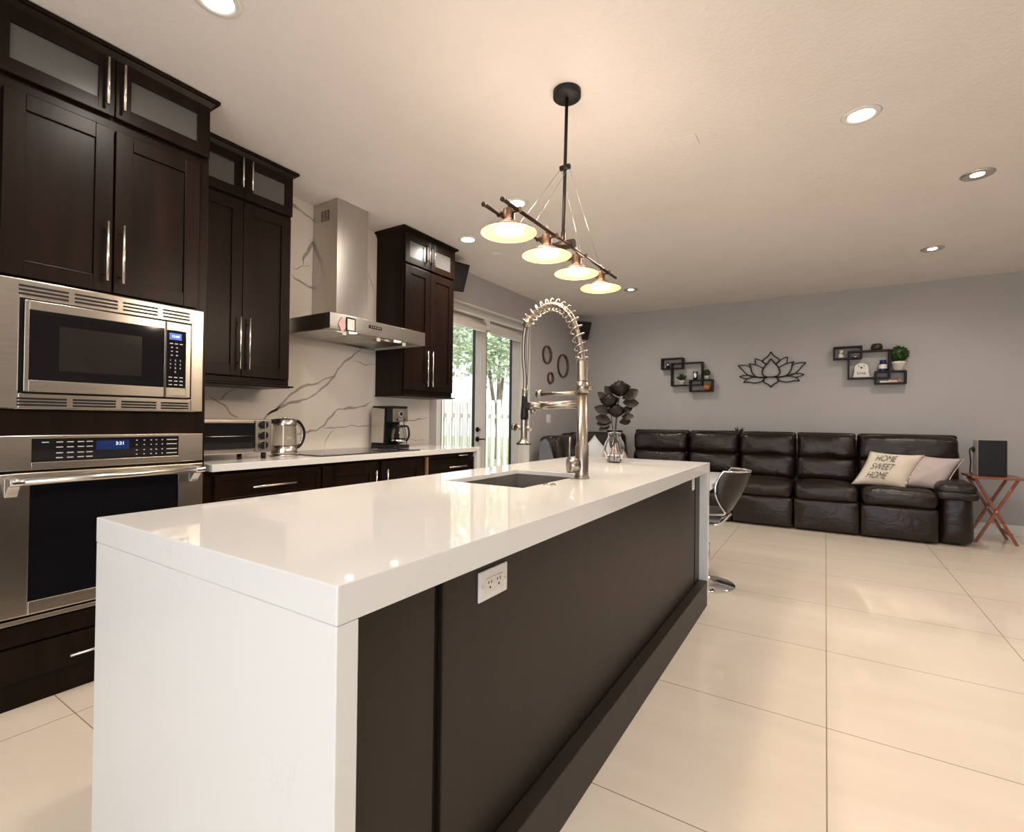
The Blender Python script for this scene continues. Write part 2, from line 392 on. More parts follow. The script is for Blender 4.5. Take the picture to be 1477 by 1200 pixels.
# ---- french door: frame, two leaves
fr = M()
fr.box(XW-.2, XW-.003, D0, D0+.018, 0, DH).box(XW-.2, XW-.003, D1-.018, D1, 0, DH).box(XW-.2, XW-.003, D0+.018, D1-.018, DH-.018, DH)
fr.box(XW-.2, XW-.10, D0+.018, D0+.06, 0, DH-.018).box(XW-.2, XW-.10, D1-.10, D1-.018, 0, DH-.018).box(XW-.2, XW-.10, D0+.06, D1-.10, 2.40, DH-.018)
fr.box(XW-.2, XW-.02, D0+.018, D1-.018, -.001, .02)
struct('trim_1', fr, WHITE, .003)
def leaf(n, y0, y1, g0, g1):
    lf = M().frame(y0, y1, .022, 2.398, g0-y0, y1-g1, .24, .12, XW-.165, XW-.125)
    d = struct('door_%d' % n, lf, DOORW, .003)
    gk = M().frame(g0-.002, g1+.002, .24, 2.30, .010, .012, .01, .01, XW-.155, XW-.1235)
    struct('gasket', gk, BLACK, 0, d)
    struct('glass_pane', M().box(XW-.148, XW-.142, g0, g1, .25, 2.29), PANE, 0, d)
    return d
def pane():
    mt, n, b = nt('window_glass'); n.nodes.remove(b)
    t = add(n, 'ShaderNodeBsdfTransparent'); g = add(n, 'ShaderNodeBsdfGlossy', Roughness=.02)
    mx = n.nodes.new('ShaderNodeMixShader'); mx.inputs[0].default_value = .04
    n.links.new(t.outputs[0], mx.inputs[1]); n.links.new(g.outputs[0], mx.inputs[2])
    n.links.new(mx.outputs[0], n.nodes['Material Output'].inputs[0]); return mt
PANE = pane()
da = leaf(1, 3.992, 4.866, 4.15, 4.755)
db = leaf(2, 4.874, 5.757, 4.985, 5.575)
struct('astragal', M().box(XW-.125, XW-.112, 4.846, 4.90, .03, 2.39), DOORW, .003, da)
hb = M().cyl((XW-.125, 4.81, 1.065), (XW-.112, 4.81, 1.065), .030, n=20).cyl((XW-.112, 4.81, 1.065), (XW-.095, 4.81, 1.065), .012, n=12).box(XW-.105, XW-.085, 4.795, 4.83, 1.058, 1.072)
struct('deadbolt', hb, BLACK, 0, da)
hl = M().cyl((XW-.125, 4.81, .95), (XW-.112, 4.81, .95), .032, n=20).cyl((XW-.112, 4.81, .95), (XW-.07, 4.81, .95), .010, n=12).tube([(XW-.075, 4.80, .95), (XW-.072, 4.85, .952), (XW-.072, 4.91, .945)], .009)
struct('door_handle', hl, BLACK, 0, da)
# roller blinds
for i, (y0, y1) in enumerate(((3.97, 4.86), (4.90, 5.78))):
    t = Thing('roller_blind', ['beige rolled-up blind over the door leaf with the black lever', 'beige rolled-up blind over the door leaf nearer the round mirrors'][i], 'blind', (XW-.08, (y0+y1)/2, 2.32), 'roller blinds over the french doors')
    t.part('cassette', M().box(XW-.118, XW-.035, y0, y1, 2.385, 2.415).box(XW-.118, XW-.105, y0, y1, 2.30, 2.385), WHITE, bevel=.004)
    rl = M().cyl((XW-.068, y0+.02, 2.315), (XW-.068, y1-.02, 2.315), .045, n=28)
    t.part('fabric_roll', rl, SHADEW)
    t.part('fabric', M().box(XW-.027, XW-.024, y0+.03, y1-.03, 2.235, 2.315), SHADEW)
    t.part('hem_bar', M().box(XW-.034, XW-.018, y0+.03, y1-.03, 2.222, 2.238), WHITE, bevel=.002)
    for yy in (y0, y1-.012): t.part('bracket', M().box(XW-.11, XW-.02, yy, yy+.012, 2.265, 2.385), WHITE, bevel=.002)

# ---- outside
g = M().box(-30, XW-.2, -8, 30, -.16, -.06)
go = struct('ground', g, GRASS)
ft = Thing('picket_fence', 'weathered pale wooden fence beyond the glass doors', 'fence', (-6.3, 8, -.06))
y = 5.2; i = 0
while y < 11.5:
    hgt = 1.60+.05*math.sin(i*1.7)
    ft.part('picket', M().prism([(y, -.06), (y+.145, -.06), (y+.145, hgt-.03), (y+.115, hgt), (y+.03, hgt), (y, hgt-.03)], -6.22, -6.20), FENCEW)
    ft.part('back_picket', M().prism([(y+.14, -.06), (y+.285, -.06), (y+.285, hgt-.06), (y+.255, hgt-.03), (y+.17, hgt-.03), (y+.14, hgt-.06)], -6.31, -6.29), FENCED)
    y += .25; i += 1
for z in (.22, 1.22): ft.part('rail', M().box(-6.29, -6.22, 5.0, 11.7, z, z+.09), FENCED)
def tree(name, label, x, y, crowns, seed, n):
    rnd = random.Random(seed); t = Thing(name, label, 'tree', (x, y, -.06), 'trees beyond the fence')
    tr = M()
    for c, r in crowns:
        tr.tube(smooth_path([(x+rnd.uniform(-.1, .1), y, -.06), (x, y+.05*rnd.uniform(-1, 1), 1.0), (x+(c[0]-x)*.5, y+(c[1]-y)*.55, 1.0+(c[2]-1)*.5), c], 5), [.10-.0045*k for k in range(16)], 8)
    t.part('trunk', tr, BARK)
    lv = M()
    for c, r in crowns:
        for k in range(n):
            d = Vector((rnd.gauss(0, 1), rnd.gauss(0, 1), rnd.gauss(0, .8))).normalized()*r*rnd.uniform(.35, 1)
            p = Vector(c)+d; a = Vector((rnd.uniform(-1, 1), rnd.uniform(-1, 1), rnd.uniform(-.6, .6))).normalized(); b = a.orthogonal().normalized()
            q = rnd.uniform(.06, .13)
            lv.add([p-a*q, p+b*q*.45, p+a*q, p-b*q*.45], [(0, 1, 2, 3)])
    o = bpy.data.objects.new('foliage', lv.mesh('foliage', TREEG, t.loc, weld=False)); fin(o, 0, t.o)
tree('garden_tree', 'pale green tree with forked trunk seen through the door leaf with the lever', -8.6, 9.6, [((-8.4, 8.9, 3.4), 1.1), ((-8.7, 10.1, 3.3), 1.0), ((-8.6, 9.5, 4.4), 1.2)], 3, 900)
tree('garden_tree', 'pale green tree seen through the door leaf nearer the round mirrors', -8.9, 13.2, [((-8.8, 12.5, 3.2), 1.1), ((-9.0, 13.8, 3.6), 1.2), ((-8.8, 13.2, 4.6), 1.2)], 5, 900)
tree('garden_tree', 'bushy tree farthest back behind the fence pickets', -13.5, 15.0, [((-13.5, 14.2, 3.2), 1.5), ((-13.5, 15.8, 4.4), 1.8)], 9, 900)

# ================================================================== CABINETS
def bar_handle(T, parent, x, y, z0, z1, horiz=False, ylen=0):
    """square-ended bar pull standing off a door"""
    mm = M()
    if horiz:
        mm.cyl((x+.03, y-ylen/2, z0), (x+.03, y+ylen/2, z0), .0062, n=12)
        for yy in (y-ylen*.38, y+ylen*.38): mm.cyl((x, yy, z0), (x+.03, yy, z0), .005, n=10)
    else:
        mm.cyl((x+.03, y, z0), (x+.03, y, z1), .0062, n=12)
        L = z1-z0
        for zz in (z0+L*.12, z1-L*.12): mm.cyl((x, y, zz), (x+.03, y, zz), .005, n=10)
    return T.part('handle', mm, NICKEL, parent)
def shaker(T, name, y0, y1, z0, z1, xf, fw_=.066, glass=False, th=.02, mt=None):
    mm = M().frame(y0, y1, z0, z1, fw_, fw_, fw_, fw_, xf-th, xf)
    if not glass: mm.box(xf-th, xf-.009, y0+fw_, y1-fw_, z0+fw_, z1-fw_)
    d = T.part(name, mm, mt or WOOD, bevel=.0018)
    if glass: T.part('glass_pane', M().box(xf-.014, xf-.010, y0+fw_, y1-fw_, z0+fw_, z1-fw_), FROST, d)
    return d
def slab_drawer(T, y0, y1, z0, z1, xf, mt=None, raised=True):
    mm = M()
    if raised and z1-z0 > .13:
        f = .03; mm.frame(y0, y1, z0, z1, f, f, f, f, xf-.02, xf); mm.box(xf-.02, xf-.006, y0+f, y1-f, z0+f, z1-f)
    else: mm.box(xf-.02, xf, y0, y1, z0, z1)
    return T.part('drawer', mm, mt or WOOD, bevel=.0018)
def crown(T, x0, x1, y0, y1, z0, z1, ov=.03):
    T.part('crown_molding', M().hexa([(x0, y0, z0), (x1, y0, z0), (x0, y1, z0), (x1, y1, z0), (x0, y0-ov, z1), (x1+ov, y0-ov, z1), (x0, y1+ov, z1), (x1+ov, y1+ov, z1)]).box(x0, x1+ov+.004, y0-ov, y1+ov+.004, z1-.018, z1), WOOD, bevel=.002)

# tall oven tower
T = Thing('oven_cabinet', 'tall espresso cabinet housing the microwave and wall oven', 'cabinet', (-3.07, .917, 0))
ty0, ty1 = .50, 1.333
bd = M().box(-3.39, -2.742, ty0, ty0+.04, .0, 2.80).box(-3.39, -2.742, ty1-.04, ty1, 0, 2.80).box(-3.39, -3.36, ty0, ty1, 0, 2.8)
for z0, z1 in ((0, .34), (1.095, 1.205), (1.722, 2.80)): bd.box(-3.36, -2.742, ty0+.04, ty1-.04, z0, z1)
T.part('carcass', bd, WOOD, bevel=.002)
for k, (a, b, hy) in enumerate(((.559, .916, .891), (.924, 1.278, .950))):
    d = shaker(T, 'door', a, b, 1.735, 2.472, -2.72); bar_handle(T, d, -2.72, hy, 1.778, 2.042)
for k, (a, b, hy) in enumerate(((.515, .914, .881), (.918, 1.322, .942))):
    d = shaker(T, 'upper_door', a, b, 2.527, 2.786, -2.714, .058, glass=True); bar_handle(T, d, -2.714, hy, 2.558, 2.765)
d = slab_drawer(T, .53, 1.303, .115, .248, -2.72, raised=False); bar_handle(T, d, -2.72, .917, .165, 0, True, .26)
T.part('filler_strip', M().box(-2.742, -2.726, .53, 1.303, .256, .335), WOOD, bevel=.002)
crown(T, -3.39, -2.735, ty0, ty1, 2.785, 2.838)

# wall cabinets
def wall_cab(label, y0, y1, xf, ys, hy, z0=1.40, zt=2.80):
    T = Thing('wall_cabinet', label, 'cabinet', (-3.22, (y0+y1)/2, z0), 'upper wall cabinets beside the hood')
    T.part('carcass', M().box(-3.393, xf-.022, y0, y1, z0-.005, zt), WOOD, bevel=.002)
    ym = (y0+y1)/2+ys
    for a, b, h in ((y0+.012, ym-.002, hy[0]), (ym+.002, y1-.012, hy[1])):
        d = shaker(T, 'door', a, b, z0+.035, 2.515, xf); bar_handle(T, d, xf, h, 1.475, 1.795)
        d = shaker(T, 'upper_door', a-.008 if a < ym-.1 and b < ym else a, b if b < ym else b+.008, 2.535, 2.79, xf+.004, .055, glass=True); bar_handle(T, d, xf+.004, h, 2.588, 2.768)
    crown(T, -3.393, xf-.015, y0, y1, 2.787, 2.838)
    T.part('light_rail', M().box(-3.393, xf-.010, y0-.004, y1+.004, z0-.022, z0-.006).box(xf-.022, xf+.006, y0-.004, y1+.022, z0-.018, z0-.008), WOOD, bevel=.002)
    return T
wall_cab('espresso wall cabinet with bar handles between the oven tower and hood', 1.338, 2.024, -3.05, .01, (1.668, 1.726))
wall_cab('espresso wall cabinet with pale frosted panes beside the glass doors', 3.08, 3.755, -3.05, -.005, (3.362, 3.427))

# base cabinets and worktop
CT = .930
def base(label, y0, y1):
    T = Thing('base_cabinet', label, 'cabinet', (-3.06, (y0+y1)/2, 0), 'base cabinets under the marble wall')
    T.part('carcass', M().box(-3.39, -2.765, y0, y1, .10, CT-.042), WOOD, bevel=.001)
    T.part('toe_kick', M().box(-3.39, -2.82, y0, y1, 0, .10), WOOD); return T
T = base('espresso drawer unit under the toaster oven', 1.338, 2.052)
for z0, z1 in ((.71, .868), (.42, .70), (.12, .41)):
    d = slab_drawer(T, 1.39, 2.045, z0, z1, -2.742); bar_handle(T, d, -2.742, 1.716, (z0+z1)/2, 0, True, .27)
T = base('espresso two-door unit under the black cooktop', 2.054, 3.028)
for a, b, h in ((2.06, 2.527, 2.49), (2.562, 3.004, 2.598)):
    d = shaker(T, 'door', a, b, .12, .868, -2.742, .075); bar_handle(T, d, -2.742, h, .64, .81)
T = base('espresso drawer unit under the coffee maker end of the counter', 3.03, 3.70)
for z0, z1 in ((.70, .842), (.42, .69), (.12, .41)):
    d = slab_drawer(T, 3.082, 3.69, z0, z1, -2.742); bar_handle(T, d, -2.742, 3.42, (z0+z1)/2, 0, True, .24)
d = slab_drawer(T, 3.082, 3.69, .852, .880, -2.752, raised=False); bar_handle(T, d, -2.752, 3.50, .866, 0, True, .12)
T.part('tan_strip', M().box(-2.765, -2.745, 3.052, 3.072, .70, .872), mat('strip_tan', (.30, .17, .09), .5, var=.2), label='narrow tan strip')  # narrow tan strip beside the end drawer fronts
T = Thing('kitchen_worktop', 'long white quartz worktop running along the marble wall', 'worktop', (-3.06, 2.5, CT))
T.part('slab', M().box(-3.394, -2.715, 1.360, 3.745, CT-.04, CT), QUARTZ, bevel=.003)
T.part('waterfall_end', M().box(-3.394, -2.715, 3.705, 3.745, 0, CT-.04), QUARTZ, bevel=.002)
T = Thing('cooktop', 'black glass cooktop set in the white worktop', 'cooktop', (-3.0, 2.52, CT))
T.part('glass_top', M().box(-3.30, -2.77, 2.07, 3.0, CT, CT+.006), BLACKG, bevel=.002)
for cx, cy, r in ((-3.14, 2.28, .09), (-2.93, 2.30, .075), (-3.14, 2.78, .075), (-2.93, 2.76, .10)):
    T.part('burner_ring', M().lathe([(r-.002, 0), (r-.002, .0003), (r, .0003), (r, 0)], (cx, cy, CT+.006), 32), KEYS)

# ---- microwave
T = Thing('microwave', 'built-in steel microwave above the wall oven', 'microwave', (-2.9, .93, 1.21))
T.part('body', M().box(-3.20, -2.745, .56, 1.28, 1.215, 1.71), BLACK)
tk = M().frame(.535, 1.306, 1.207, 1.722, .08, .056, .06, .074, -2.738, -2.712)
t1 = T.part('trim_kit', tk, STEEL, bevel=.003)
for (z0, z1) in ((1.657, 1.705), (1.214, 1.252)):
    for (a, b) in ((.612, .766), (.786, .938), (.958, 1.098), (1.118, 1.240)):
        mm = M()
        for q in range(3):
            zc = z0+(z1-z0)*(q+.5)/3; mm.box(-2.7125, -2.7112, a, b, zc-.0042, zc+.0042)
        T.part('vent_slot', mm, DARKSLOT, t1)
T.part('recess', M().box(-2.738, -2.728, .615, 1.25, 1.267, 1.648), DARKSLOT)
d = T.part('door', M().frame(.628, 1.126, 1.275, 1.640, .014, .003, .046, .036, -2.728, -2.698), STEEL, bevel=.002)
T.part('window', M().box(-2.722, -2.700, .642, 1.123, 1.321, 1.604), BLACKG, d)
T.part('viewing_mesh', M().box(-2.7002, -2.6995, .735, 1.03, 1.365, 1.55), mat('oven_mesh', (.018, .016, .014), .12, var=.1), d)
cp = T.part('control_panel', M().frame(1.128, 1.240, 1.275, 1.640, .004, .022, .046, .040, -2.728, -2.698), STEEL, bevel=.002)
T.part('keypad', M().box(-2.722, -2.700, 1.132, 1.218, 1.321, 1.60), BLACKG, cp)
T.part('display', M().box(-2.7002, -2.6992, 1.144, 1.198, 1.556, 1.588), BLUELED, cp)
T.part('display_digits', on_face_x(text_mesh('12:00', .016), -2.6988, 1.171, 1.572), LCD, cp)
kk = M()
for r, z in enumerate((1.537, 1.518, 1.499, 1.480)):
    for c in range(3 if r in (0,) else 2): kk.box(-2.7002, -2.6994, 1.146+c*.022+(.0 if r == 0 else .006), 1.160+c*.022, z-.0022, z+.0022)
for r, row in enumerate(('123', '456', '789', ' 0 ')):
    for c, ch in enumerate(row):
        if ch != ' ':
            t_ = on_face_x(text_mesh(ch, .013, .0003), -2.6996, 1.150+c*.022, 1.455-r*.019); kk.add(t_.v, t_.f)
for r, z in enumerate((1.372, 1.354, 1.336)):
    for c in range(3): kk.box(-2.7002, -2.6994, 1.143+c*.024, 1.158+c*.024, z-.0022, z+.0022)
T.part('key_legends', kk, KEYS, cp)
T.part('open_button', M().box(-2.6985, -2.6955, 1.14, 1.222, 1.282, 1.312), STEEL, cp, bevel=.0015)

# ---- wall oven
T = Thing('wall_oven', 'built-in steel wall oven below the microwave', 'oven', (-2.9, .93, .345))
T.part('body', M().box(-3.30, -2.742, .55, 1.29, .345, 1.09), BLACK)
cp = T.part('control_panel', M().frame(.535, 1.308, .958, 1.095, .122, .113, .03, .012, -2.74, -2.706), STEEL, bevel=.002)
T.part('touch_panel', M().box(-2.735, -2.709, .657, 1.195, .988, 1.083), BLACKG, cp)
T.part('display', M().box(-2.7092, -2.7082, .868, .99, 1.03, 1.07), mat('dim_blue_display', (.006, .012, .05), .2, emit=(.02, .07, .40), es=.16), cp)
T.part('display_digits', on_face_x(text_mesh('3:21', .020, .0003), -2.7078, .955, 1.056), LCD, cp)
for c, yy in enumerate((.70, .745, .78, .815, .845, 1.02, 1.05, 1.078, 1.10, 1.125, 1.155, 1.178)):
    kk = M()
    for r, z in enumerate((1.068, 1.047, 1.023, 1.003)):
        if c == 0 and r > 0: continue
        wv = .011 if c < 5 or c > 9 else .003
        kk.box(-2.7092, -2.7084, yy-wv, yy+wv, z-.002, z+.002)
    T.part('key_legend', kk, KEYS, cp)
d = T.part('door', M().frame(.535, 1.308, .378, .945, .118, .113, .052, .046, -2.74, -2.700), STEEL, bevel=.003)
T.part('window', M().box(-2.735, -2.704, .653, 1.195, .430, .899), BLACKG, d)
T.part('lower_trim', M().box(-2.738, -2.712, .535, 1.308, .345, .364), STEEL, bevel=.002)
h = T.part('handle', M().cyl((-2.635, .585, .918), (-2.635, 1.275, .918), .014, n=20), NICKEL, d)
for yy in (.598, 1.262):
    T.part('handle_bracket', M().hexa([(-2.70, yy-.018, .855), (-2.695, yy-.018, .855), (-2.70, yy+.018, .855), (-2.695, yy+.018, .855), (-2.70, yy-.018, .93), (-2.623, yy-.018, .93), (-2.70, yy+.018, .93), (-2.623, yy+.018, .93)]).cyl((-2.635, yy-.02, .918), (-2.635, yy+.02, .918), .0165, n=20), CHROME, h, .003)

# ---- range hood
T = Thing('range_hood', 'stainless chimney range hood above the cooktop', 'hood', (-3.1, 2.6, 1.78))
cy0, cy1 = 2.428, 2.724
T.part('chimney_lower', M().box(-3.394, -3.100, cy0-.003, cy1+.003, 1.895, 2.335), STEELH, bevel=.002)
ch = T.part('chimney_upper', M().box(-3.394, -3.106, cy0, cy1, 2.335, H-.002), STEELH, bevel=.002)
vv = M()
for c in range(3):
    for r in range(6): vv.box(-3.298+c*.036, -3.270+c*.036, cy0-.0012, cy0+.001, 2.692+r*.014, 2.699+r*.014)
T.part('vent_slots', vv, DARKSLOT, ch)
hx0, hx1, hy0, hy1, hz0, hz1 = -3.394, -2.80, 2.141, 3.072, 1.786, 1.893
hb = M().box(hx0, hx1, hy0, hy1, hz0+.012, hz1).frame(hy0, hy1, hz0, hz0+.012, .02, .02, .004, .004, hx0, hx0+.02)
hb = M().box(hx0, hx1, hy0, hy1, hz0+.02, hz1).box(hx1-.004, hx1, hy0, hy1, hz0, hz0+.02).box(hx0, hx0+.004, hy0, hy1, hz0, hz0+.02).box(hx0, hx1, hy0, hy0+.004, hz0, hz0+.02).box(hx0, hx1, hy1-.004, hy1, hz0, hz0+.02)
cn = T.part('canopy', hb, STEELH, bevel=.0015)
cp = T.part('control_strip', M().box(hx1, hx1+.0015, 2.475, 2.60, 1.838, 1.860), BLACKG, cn)
kk = M()
for k in range(5): kk.box(hx1+.0014, hx1+.0022, 2.492+k*.021, 2.500+k*.021, 1.846, 1.853)
T.part('buttons', kk, KEYS, cn)
for yy in (2.40, 2.84):
    T.part('lamp', M().cyl((-2.88, yy, hz0+.021), (-2.88, yy, hz0+.008), .028, n=24), HOODL, cn)
for a, b in ((2.20, 2.48), (2.48, 2.76), (2.76, 3.02)):
    T.part('grease_filter', M().box(-3.34, -2.95, a+.005, b-.005, hz0+.012, hz0+.021), STEELH, cn, bevel=.002)
# notes clipped on the hood front
t = Thing('magnet_note', 'pink diamond-shaped card hanging on the hood front edge', 'card', (hx1+.003, 2.225, 1.83), 'cards clipped to the hood')
t.part('card', M().add([(hx1+.004, 2.205, 1.825), (hx1+.006, 2.235, 1.875), (hx1+.006, 2.268, 1.815), (hx1+.004, 2.240, 1.765)], [(0, 3, 2, 1)]).add([(hx1+.002, 2.205, 1.825), (hx1+.002, 2.235, 1.875), (hx1+.002, 2.268, 1.815), (hx1+.002, 2.240, 1.765)], [(0, 1, 2, 3)]), PINKT)
t = Thing('framed_card', 'white card in black frame stuck on the hood front', 'card', (hx1+.002, 2.31, 1.835), 'cards clipped to the hood')
t.part('frame', M().frame(2.272, 2.352, 1.788, 1.880, .010, .008, .006, .008, hx1, hx1+.005), BLACK, bevel=.001)
t.part('card', M().box(hx1, hx1+.003, 2.282, 2.344, 1.794, 1.872), PLASTW)
for k, yy in enumerate((2.275, 2.585, 2.85)):
    t = Thing('hanging_tag', ['small white tag hanging under the pink card on the hood', 'small white tag hanging under the middle of the hood edge', 'small white tag hanging under the hood edge below the control strip end'][k], 'tag', (hx1-.02, yy, hz0), 'tags under the hood')
    t.part('paper', M().box(hx1-.022, hx1-.020, yy-.016, yy+.018, hz0-.028, hz0-.002), PLASTW)
    t.part('clip', M().box(hx1-.024, hx1-.004, yy-.006, yy+.006, hz0-.004, hz0+.006), NICKEL)

# ---- toaster oven
T = Thing('toaster_oven', 'steel toaster oven on the worktop beside the oven tower', 'toaster oven', (-3.05, 1.58, CT))
tx, t0, t1_, tz0, tz1 = -2.90, 1.372, 1.80, CT+.035, CT+.238
T.part('body', M().box(-3.24, tx, t0, t1_, tz0, tz1), STEEL, bevel=.008)
d = T.part('door', M().box(tx, tx+.012, t0+.012, 1.688, tz0+.03, tz1-.018), BLACKG, bevel=.003)
T.part('door_rack', M().cyl((tx+.013, t0+.02, tz0+.105), (tx+.013, 1.67, tz0+.105), .0022, n=8), NICKEL, d)
T.part('door_handle', M().box(tx+.012, tx+.024, t0+.02, 1.68, tz1-.022, tz1-.010), STEEL, d, .003)
cp = T.part('control_panel', M().box(tx, tx+.010, 1.694, t1_-.003, tz0+.004, tz1-.004), STEEL, bevel=.003)
for z in (tz0+.172, tz0+.108, tz0+.048):
    kb = T.part('knob', M().cyl((tx+.010, 1.742, z), (tx+.030, 1.742, z), .025, .022, 24), BLACK, cp)
    T.part('knob_grip', M().box(tx+.030, tx+.034, 1.739, 1.745, z-.02, z+.02), NICKEL, kb, .001)
for xx, yy in ((-3.2, 1.40), (-3.2, 1.77), (-2.93, 1.40), (-2.93, 1.77)):
    T.part('foot', M().cyl((xx, yy, CT), (xx, yy, tz0+.002), .015, n=14), BLACK)

# ---- glass kettle
kx, ky = -2.985, 1.945
T = Thing('glass_kettle', 'clear glass electric kettle beside the toaster oven', 'kettle', (kx, ky, CT))
T.part('power_base', M().lathe([(.001, 0), (.082, 0), (.084, .006), (.080, .014), (.001, .016)], (kx, ky, CT), 40), STEEL)
bb = T.part('heater_base', M().lathe([(.001, .017), (.078, .017), (.080, .022), (.077, .068), (.001, .070)], (kx, ky, CT), 40), STEEL)
T.part('power_button', M().cyl((kx+.060, ky-.053, CT+.042), (kx+.064, ky-.0565, CT+.042), .012, n=18), LEDB, bb)
T.part('glass_body', M().lathe([(.0765, .068), (.0765, .075), (.071, .205), (.069, .205), (.0745, .075), (.0745, .068)], (kx, ky, CT), 40), KGLASS)
T.part('collar', M().lathe([(.072, .200), (.073, .204), (.069, .240), (.066, .240), (.068, .202)], (kx, ky, CT), 40), STEEL)
lid = T.part('lid', M().lathe([(.066, .236), (.062, .243), (.001, .246)], (kx, ky, CT), 36), BLACK)
T.part('lid_knob', M().cyl((kx, ky, CT+.244), (kx, ky, CT+.252), .014, n=16), NICKEL, lid)
T.part('water_gauge', M().box(kx+.055, kx+.060, ky-.050, ky-.043, CT+.07, CT+.20), PLASTW)
T.part('spout', M().hexa([(kx-.02, ky-.064, CT+.205), (kx+.02, ky-.064, CT+.205), (kx-.008, ky-.088, CT+.215), (kx+.008, ky-.088, CT+.215), (kx-.02, ky-.062, CT+.24), (kx+.02, ky-.062, CT+.24), (kx-.008, ky-.092, CT+.24), (kx+.008, ky-.092, CT+.24)]), BLACK)
hp = smooth_path([(kx, ky+.066, CT+.225), (kx, ky+.10, CT+.222), (kx, ky+.135, CT+.175), (kx, ky+.138, CT+.120), (kx, ky+.112, CT+.068), (kx, ky+.075, CT+.050)], 6)
hh = T.part('handle', M().tube(hp, .013, 12), BLACK)
T.part('handle_inlay', M().tube([p+Vector((0, -.009, -.004)) for p in hp[2:-2]], .009, 10), NICKEL, hh)

# ---- coffee maker
T = Thing('coffee_maker', 'black and steel drip coffee maker at the far end of the counter', 'coffee maker', (-3.2, 3.09, CT))
a0, a1 = 3.00, 3.185; xb, xm, xfz = -3.345, -3.185, -3.10
T.part('base', M().box(xb, xfz+.03, a0, a1, CT, CT+.030), BLACK, bevel=.004)
T.part('housing', M().box(xb, xm, a0+.003, a1-.003, CT+.030, CT+.345), BLACK, bevel=.006)
T.part('side_panel', M().prism([(xb+.004, CT+.045), (xm-.008, CT+.045), (xm+.006, CT+.335), (xb+.004, CT+.350)], a0-.004, a0+.004, 'y'), STEEL, bevel=.001)
T.part('lid', M().box(xb+.002, xfz+.012, a0+.006, a1-.006, CT+.345, CT+.362), BLACK, bevel=.006)
hd = T.part('brew_head', M().box(xm, xfz, a0+.012, a1-.004, CT+.225, CT+.345), BLACK, bevel=.004)
cp = T.part('control_panel', M().box(xfz, xfz+.012, a0+.012, a1-.004, CT+.228, CT+.340), STEEL, hd, .003)
T.part('clock_dial', M().cyl((xfz+.012, a0+.098, CT+.295), (xfz+.016, a0+.098, CT+.295), .026, n=24).cyl((xfz+.016, a0+.098, CT+.295), (xfz+.017, a0+.098, CT+.295), .016, n=20, mi=1), [CHROME, BLACKG], hd)
bt = M()
for k in range(4): bt.cyl((xfz+.012, a0+.055+k*.028, CT+.247), (xfz+.018, a0+.055+k*.028, CT+.247), .0085, n=14, mi=0 if k in (0, 3) else 1)
T.part('buttons', bt, [BLACK, CHROME], hd)
cxx, cyy = -3.12, a0+.10
cf = T.part('carafe', M().lathe([(.055, .032), (.066, .045), (.068, .09), (.055, .155), (.045, .180), (.043, .180), (.052, .155), (.065, .09), (.063, .047), (.001, .036)], (cxx, cyy, CT), 32), KGLASS)
T.part('coffee', M().lathe([(.001, .037), (.060, .046), (.063, .085), (.001, .085)], (cxx, cyy, CT), 28), mat('coffee', (.01, .005, .003), .1, var=.1), cf)
T.part('carafe_band', M().lathe([(.066, .058), (.069, .060), (.069, .072), (.067, .074)], (cxx, cyy, CT), 28), CHROME, cf)
T.part('carafe_lid', M().lathe([(.045, .178), (.048, .183), (.040, .200), (.001, .204)], (cxx, cyy, CT), 28), BLACK, cf)
T.part('carafe_handle', M().tube(smooth_path([(cxx+.040, cyy+.02, CT+.190), (cxx+.078, cyy+.035, CT+.182), (cxx+.088, cyy+.04, CT+.11), (cxx+.066, cyy+.03, CT+.06)], 6), .009, 10), BLACK, cf)
T.part('power_cord', M().tube(smooth_path([(xm-.02, a1, CT+.26), (xm-.02, a1+.05, CT+.25), (xm-.03, a1+.10, CT+.13), (xm-.02, a1+.105, CT+.03), (xm+.01, a1+.06, CT+.005), (xm+.01, a1, CT+.006)], 8), .004, 8), BLACK)
solo('placemat', M().box(-3.29, -2.86, 3.02, 3.30, CT, CT+.0035), BLACKG, 'thin black mat in front of the coffee maker on the worktop', 'mat', (-3.05, 3.16, CT), bevel=.001) if False else None

# ================================================================== ISLAND
IX0, IX1, IY0, IY1, IT, TH = -1.575, -.637, .508, 3.437, .920, .063
SX0, SX1, SY0, SY1 = -1.375, -.985, 1.645, 2.245
T = Thing('island_worktop', 'white quartz waterfall worktop of the kitchen island', 'worktop', (-1.1, 1.97, IT))
O_ = (IX0, IX1, IY0, IY1); I_ = (SX0, SX1, SY0, SY1); A_ = (IX0+.10, IX1-.10, IY0+.10, IY1-.10)
def loop_(b, z): return [(b[0], b[2], z), (b[1], b[2], z), (b[1], b[3], z), (b[0], b[3], z)]
rings = [loop_(O_, IT-TH), loop_(O_, IT), loop_(I_, IT), loop_(I_, IT-.022), loop_(A_, IT-.022), loop_(A_, IT-TH)]
sl_ = M(); sl_.add([p for r in rings for p in r], [(4*i+k, 4*i+(k+1) % 4, 4*((i+1) % 6)+(k+1) % 4, 4*((i+1) % 6)+k) for i in range(6) for k in range(4)])
T.part('slab', sl_, QUARTZ, bevel=.0025)
T.part('waterfall_end', M().box(IX0+.0008, IX1-.0012, IY0+.0008, IY0+.044, 0, IT-TH-.0006), QUARTZ, bevel=.002)
T.part('waterfall_end', M().box(IX0+.0008, IX1-.0012, IY1-.044, IY1-.0008, 0, IT-TH-.0006), QUARTZ, bevel=.002)
T = Thing('island_cabinet', 'dark brown panelled cabinet under the island worktop', 'cabinet', (-1.1, 1.97, 0))
PX = -.690
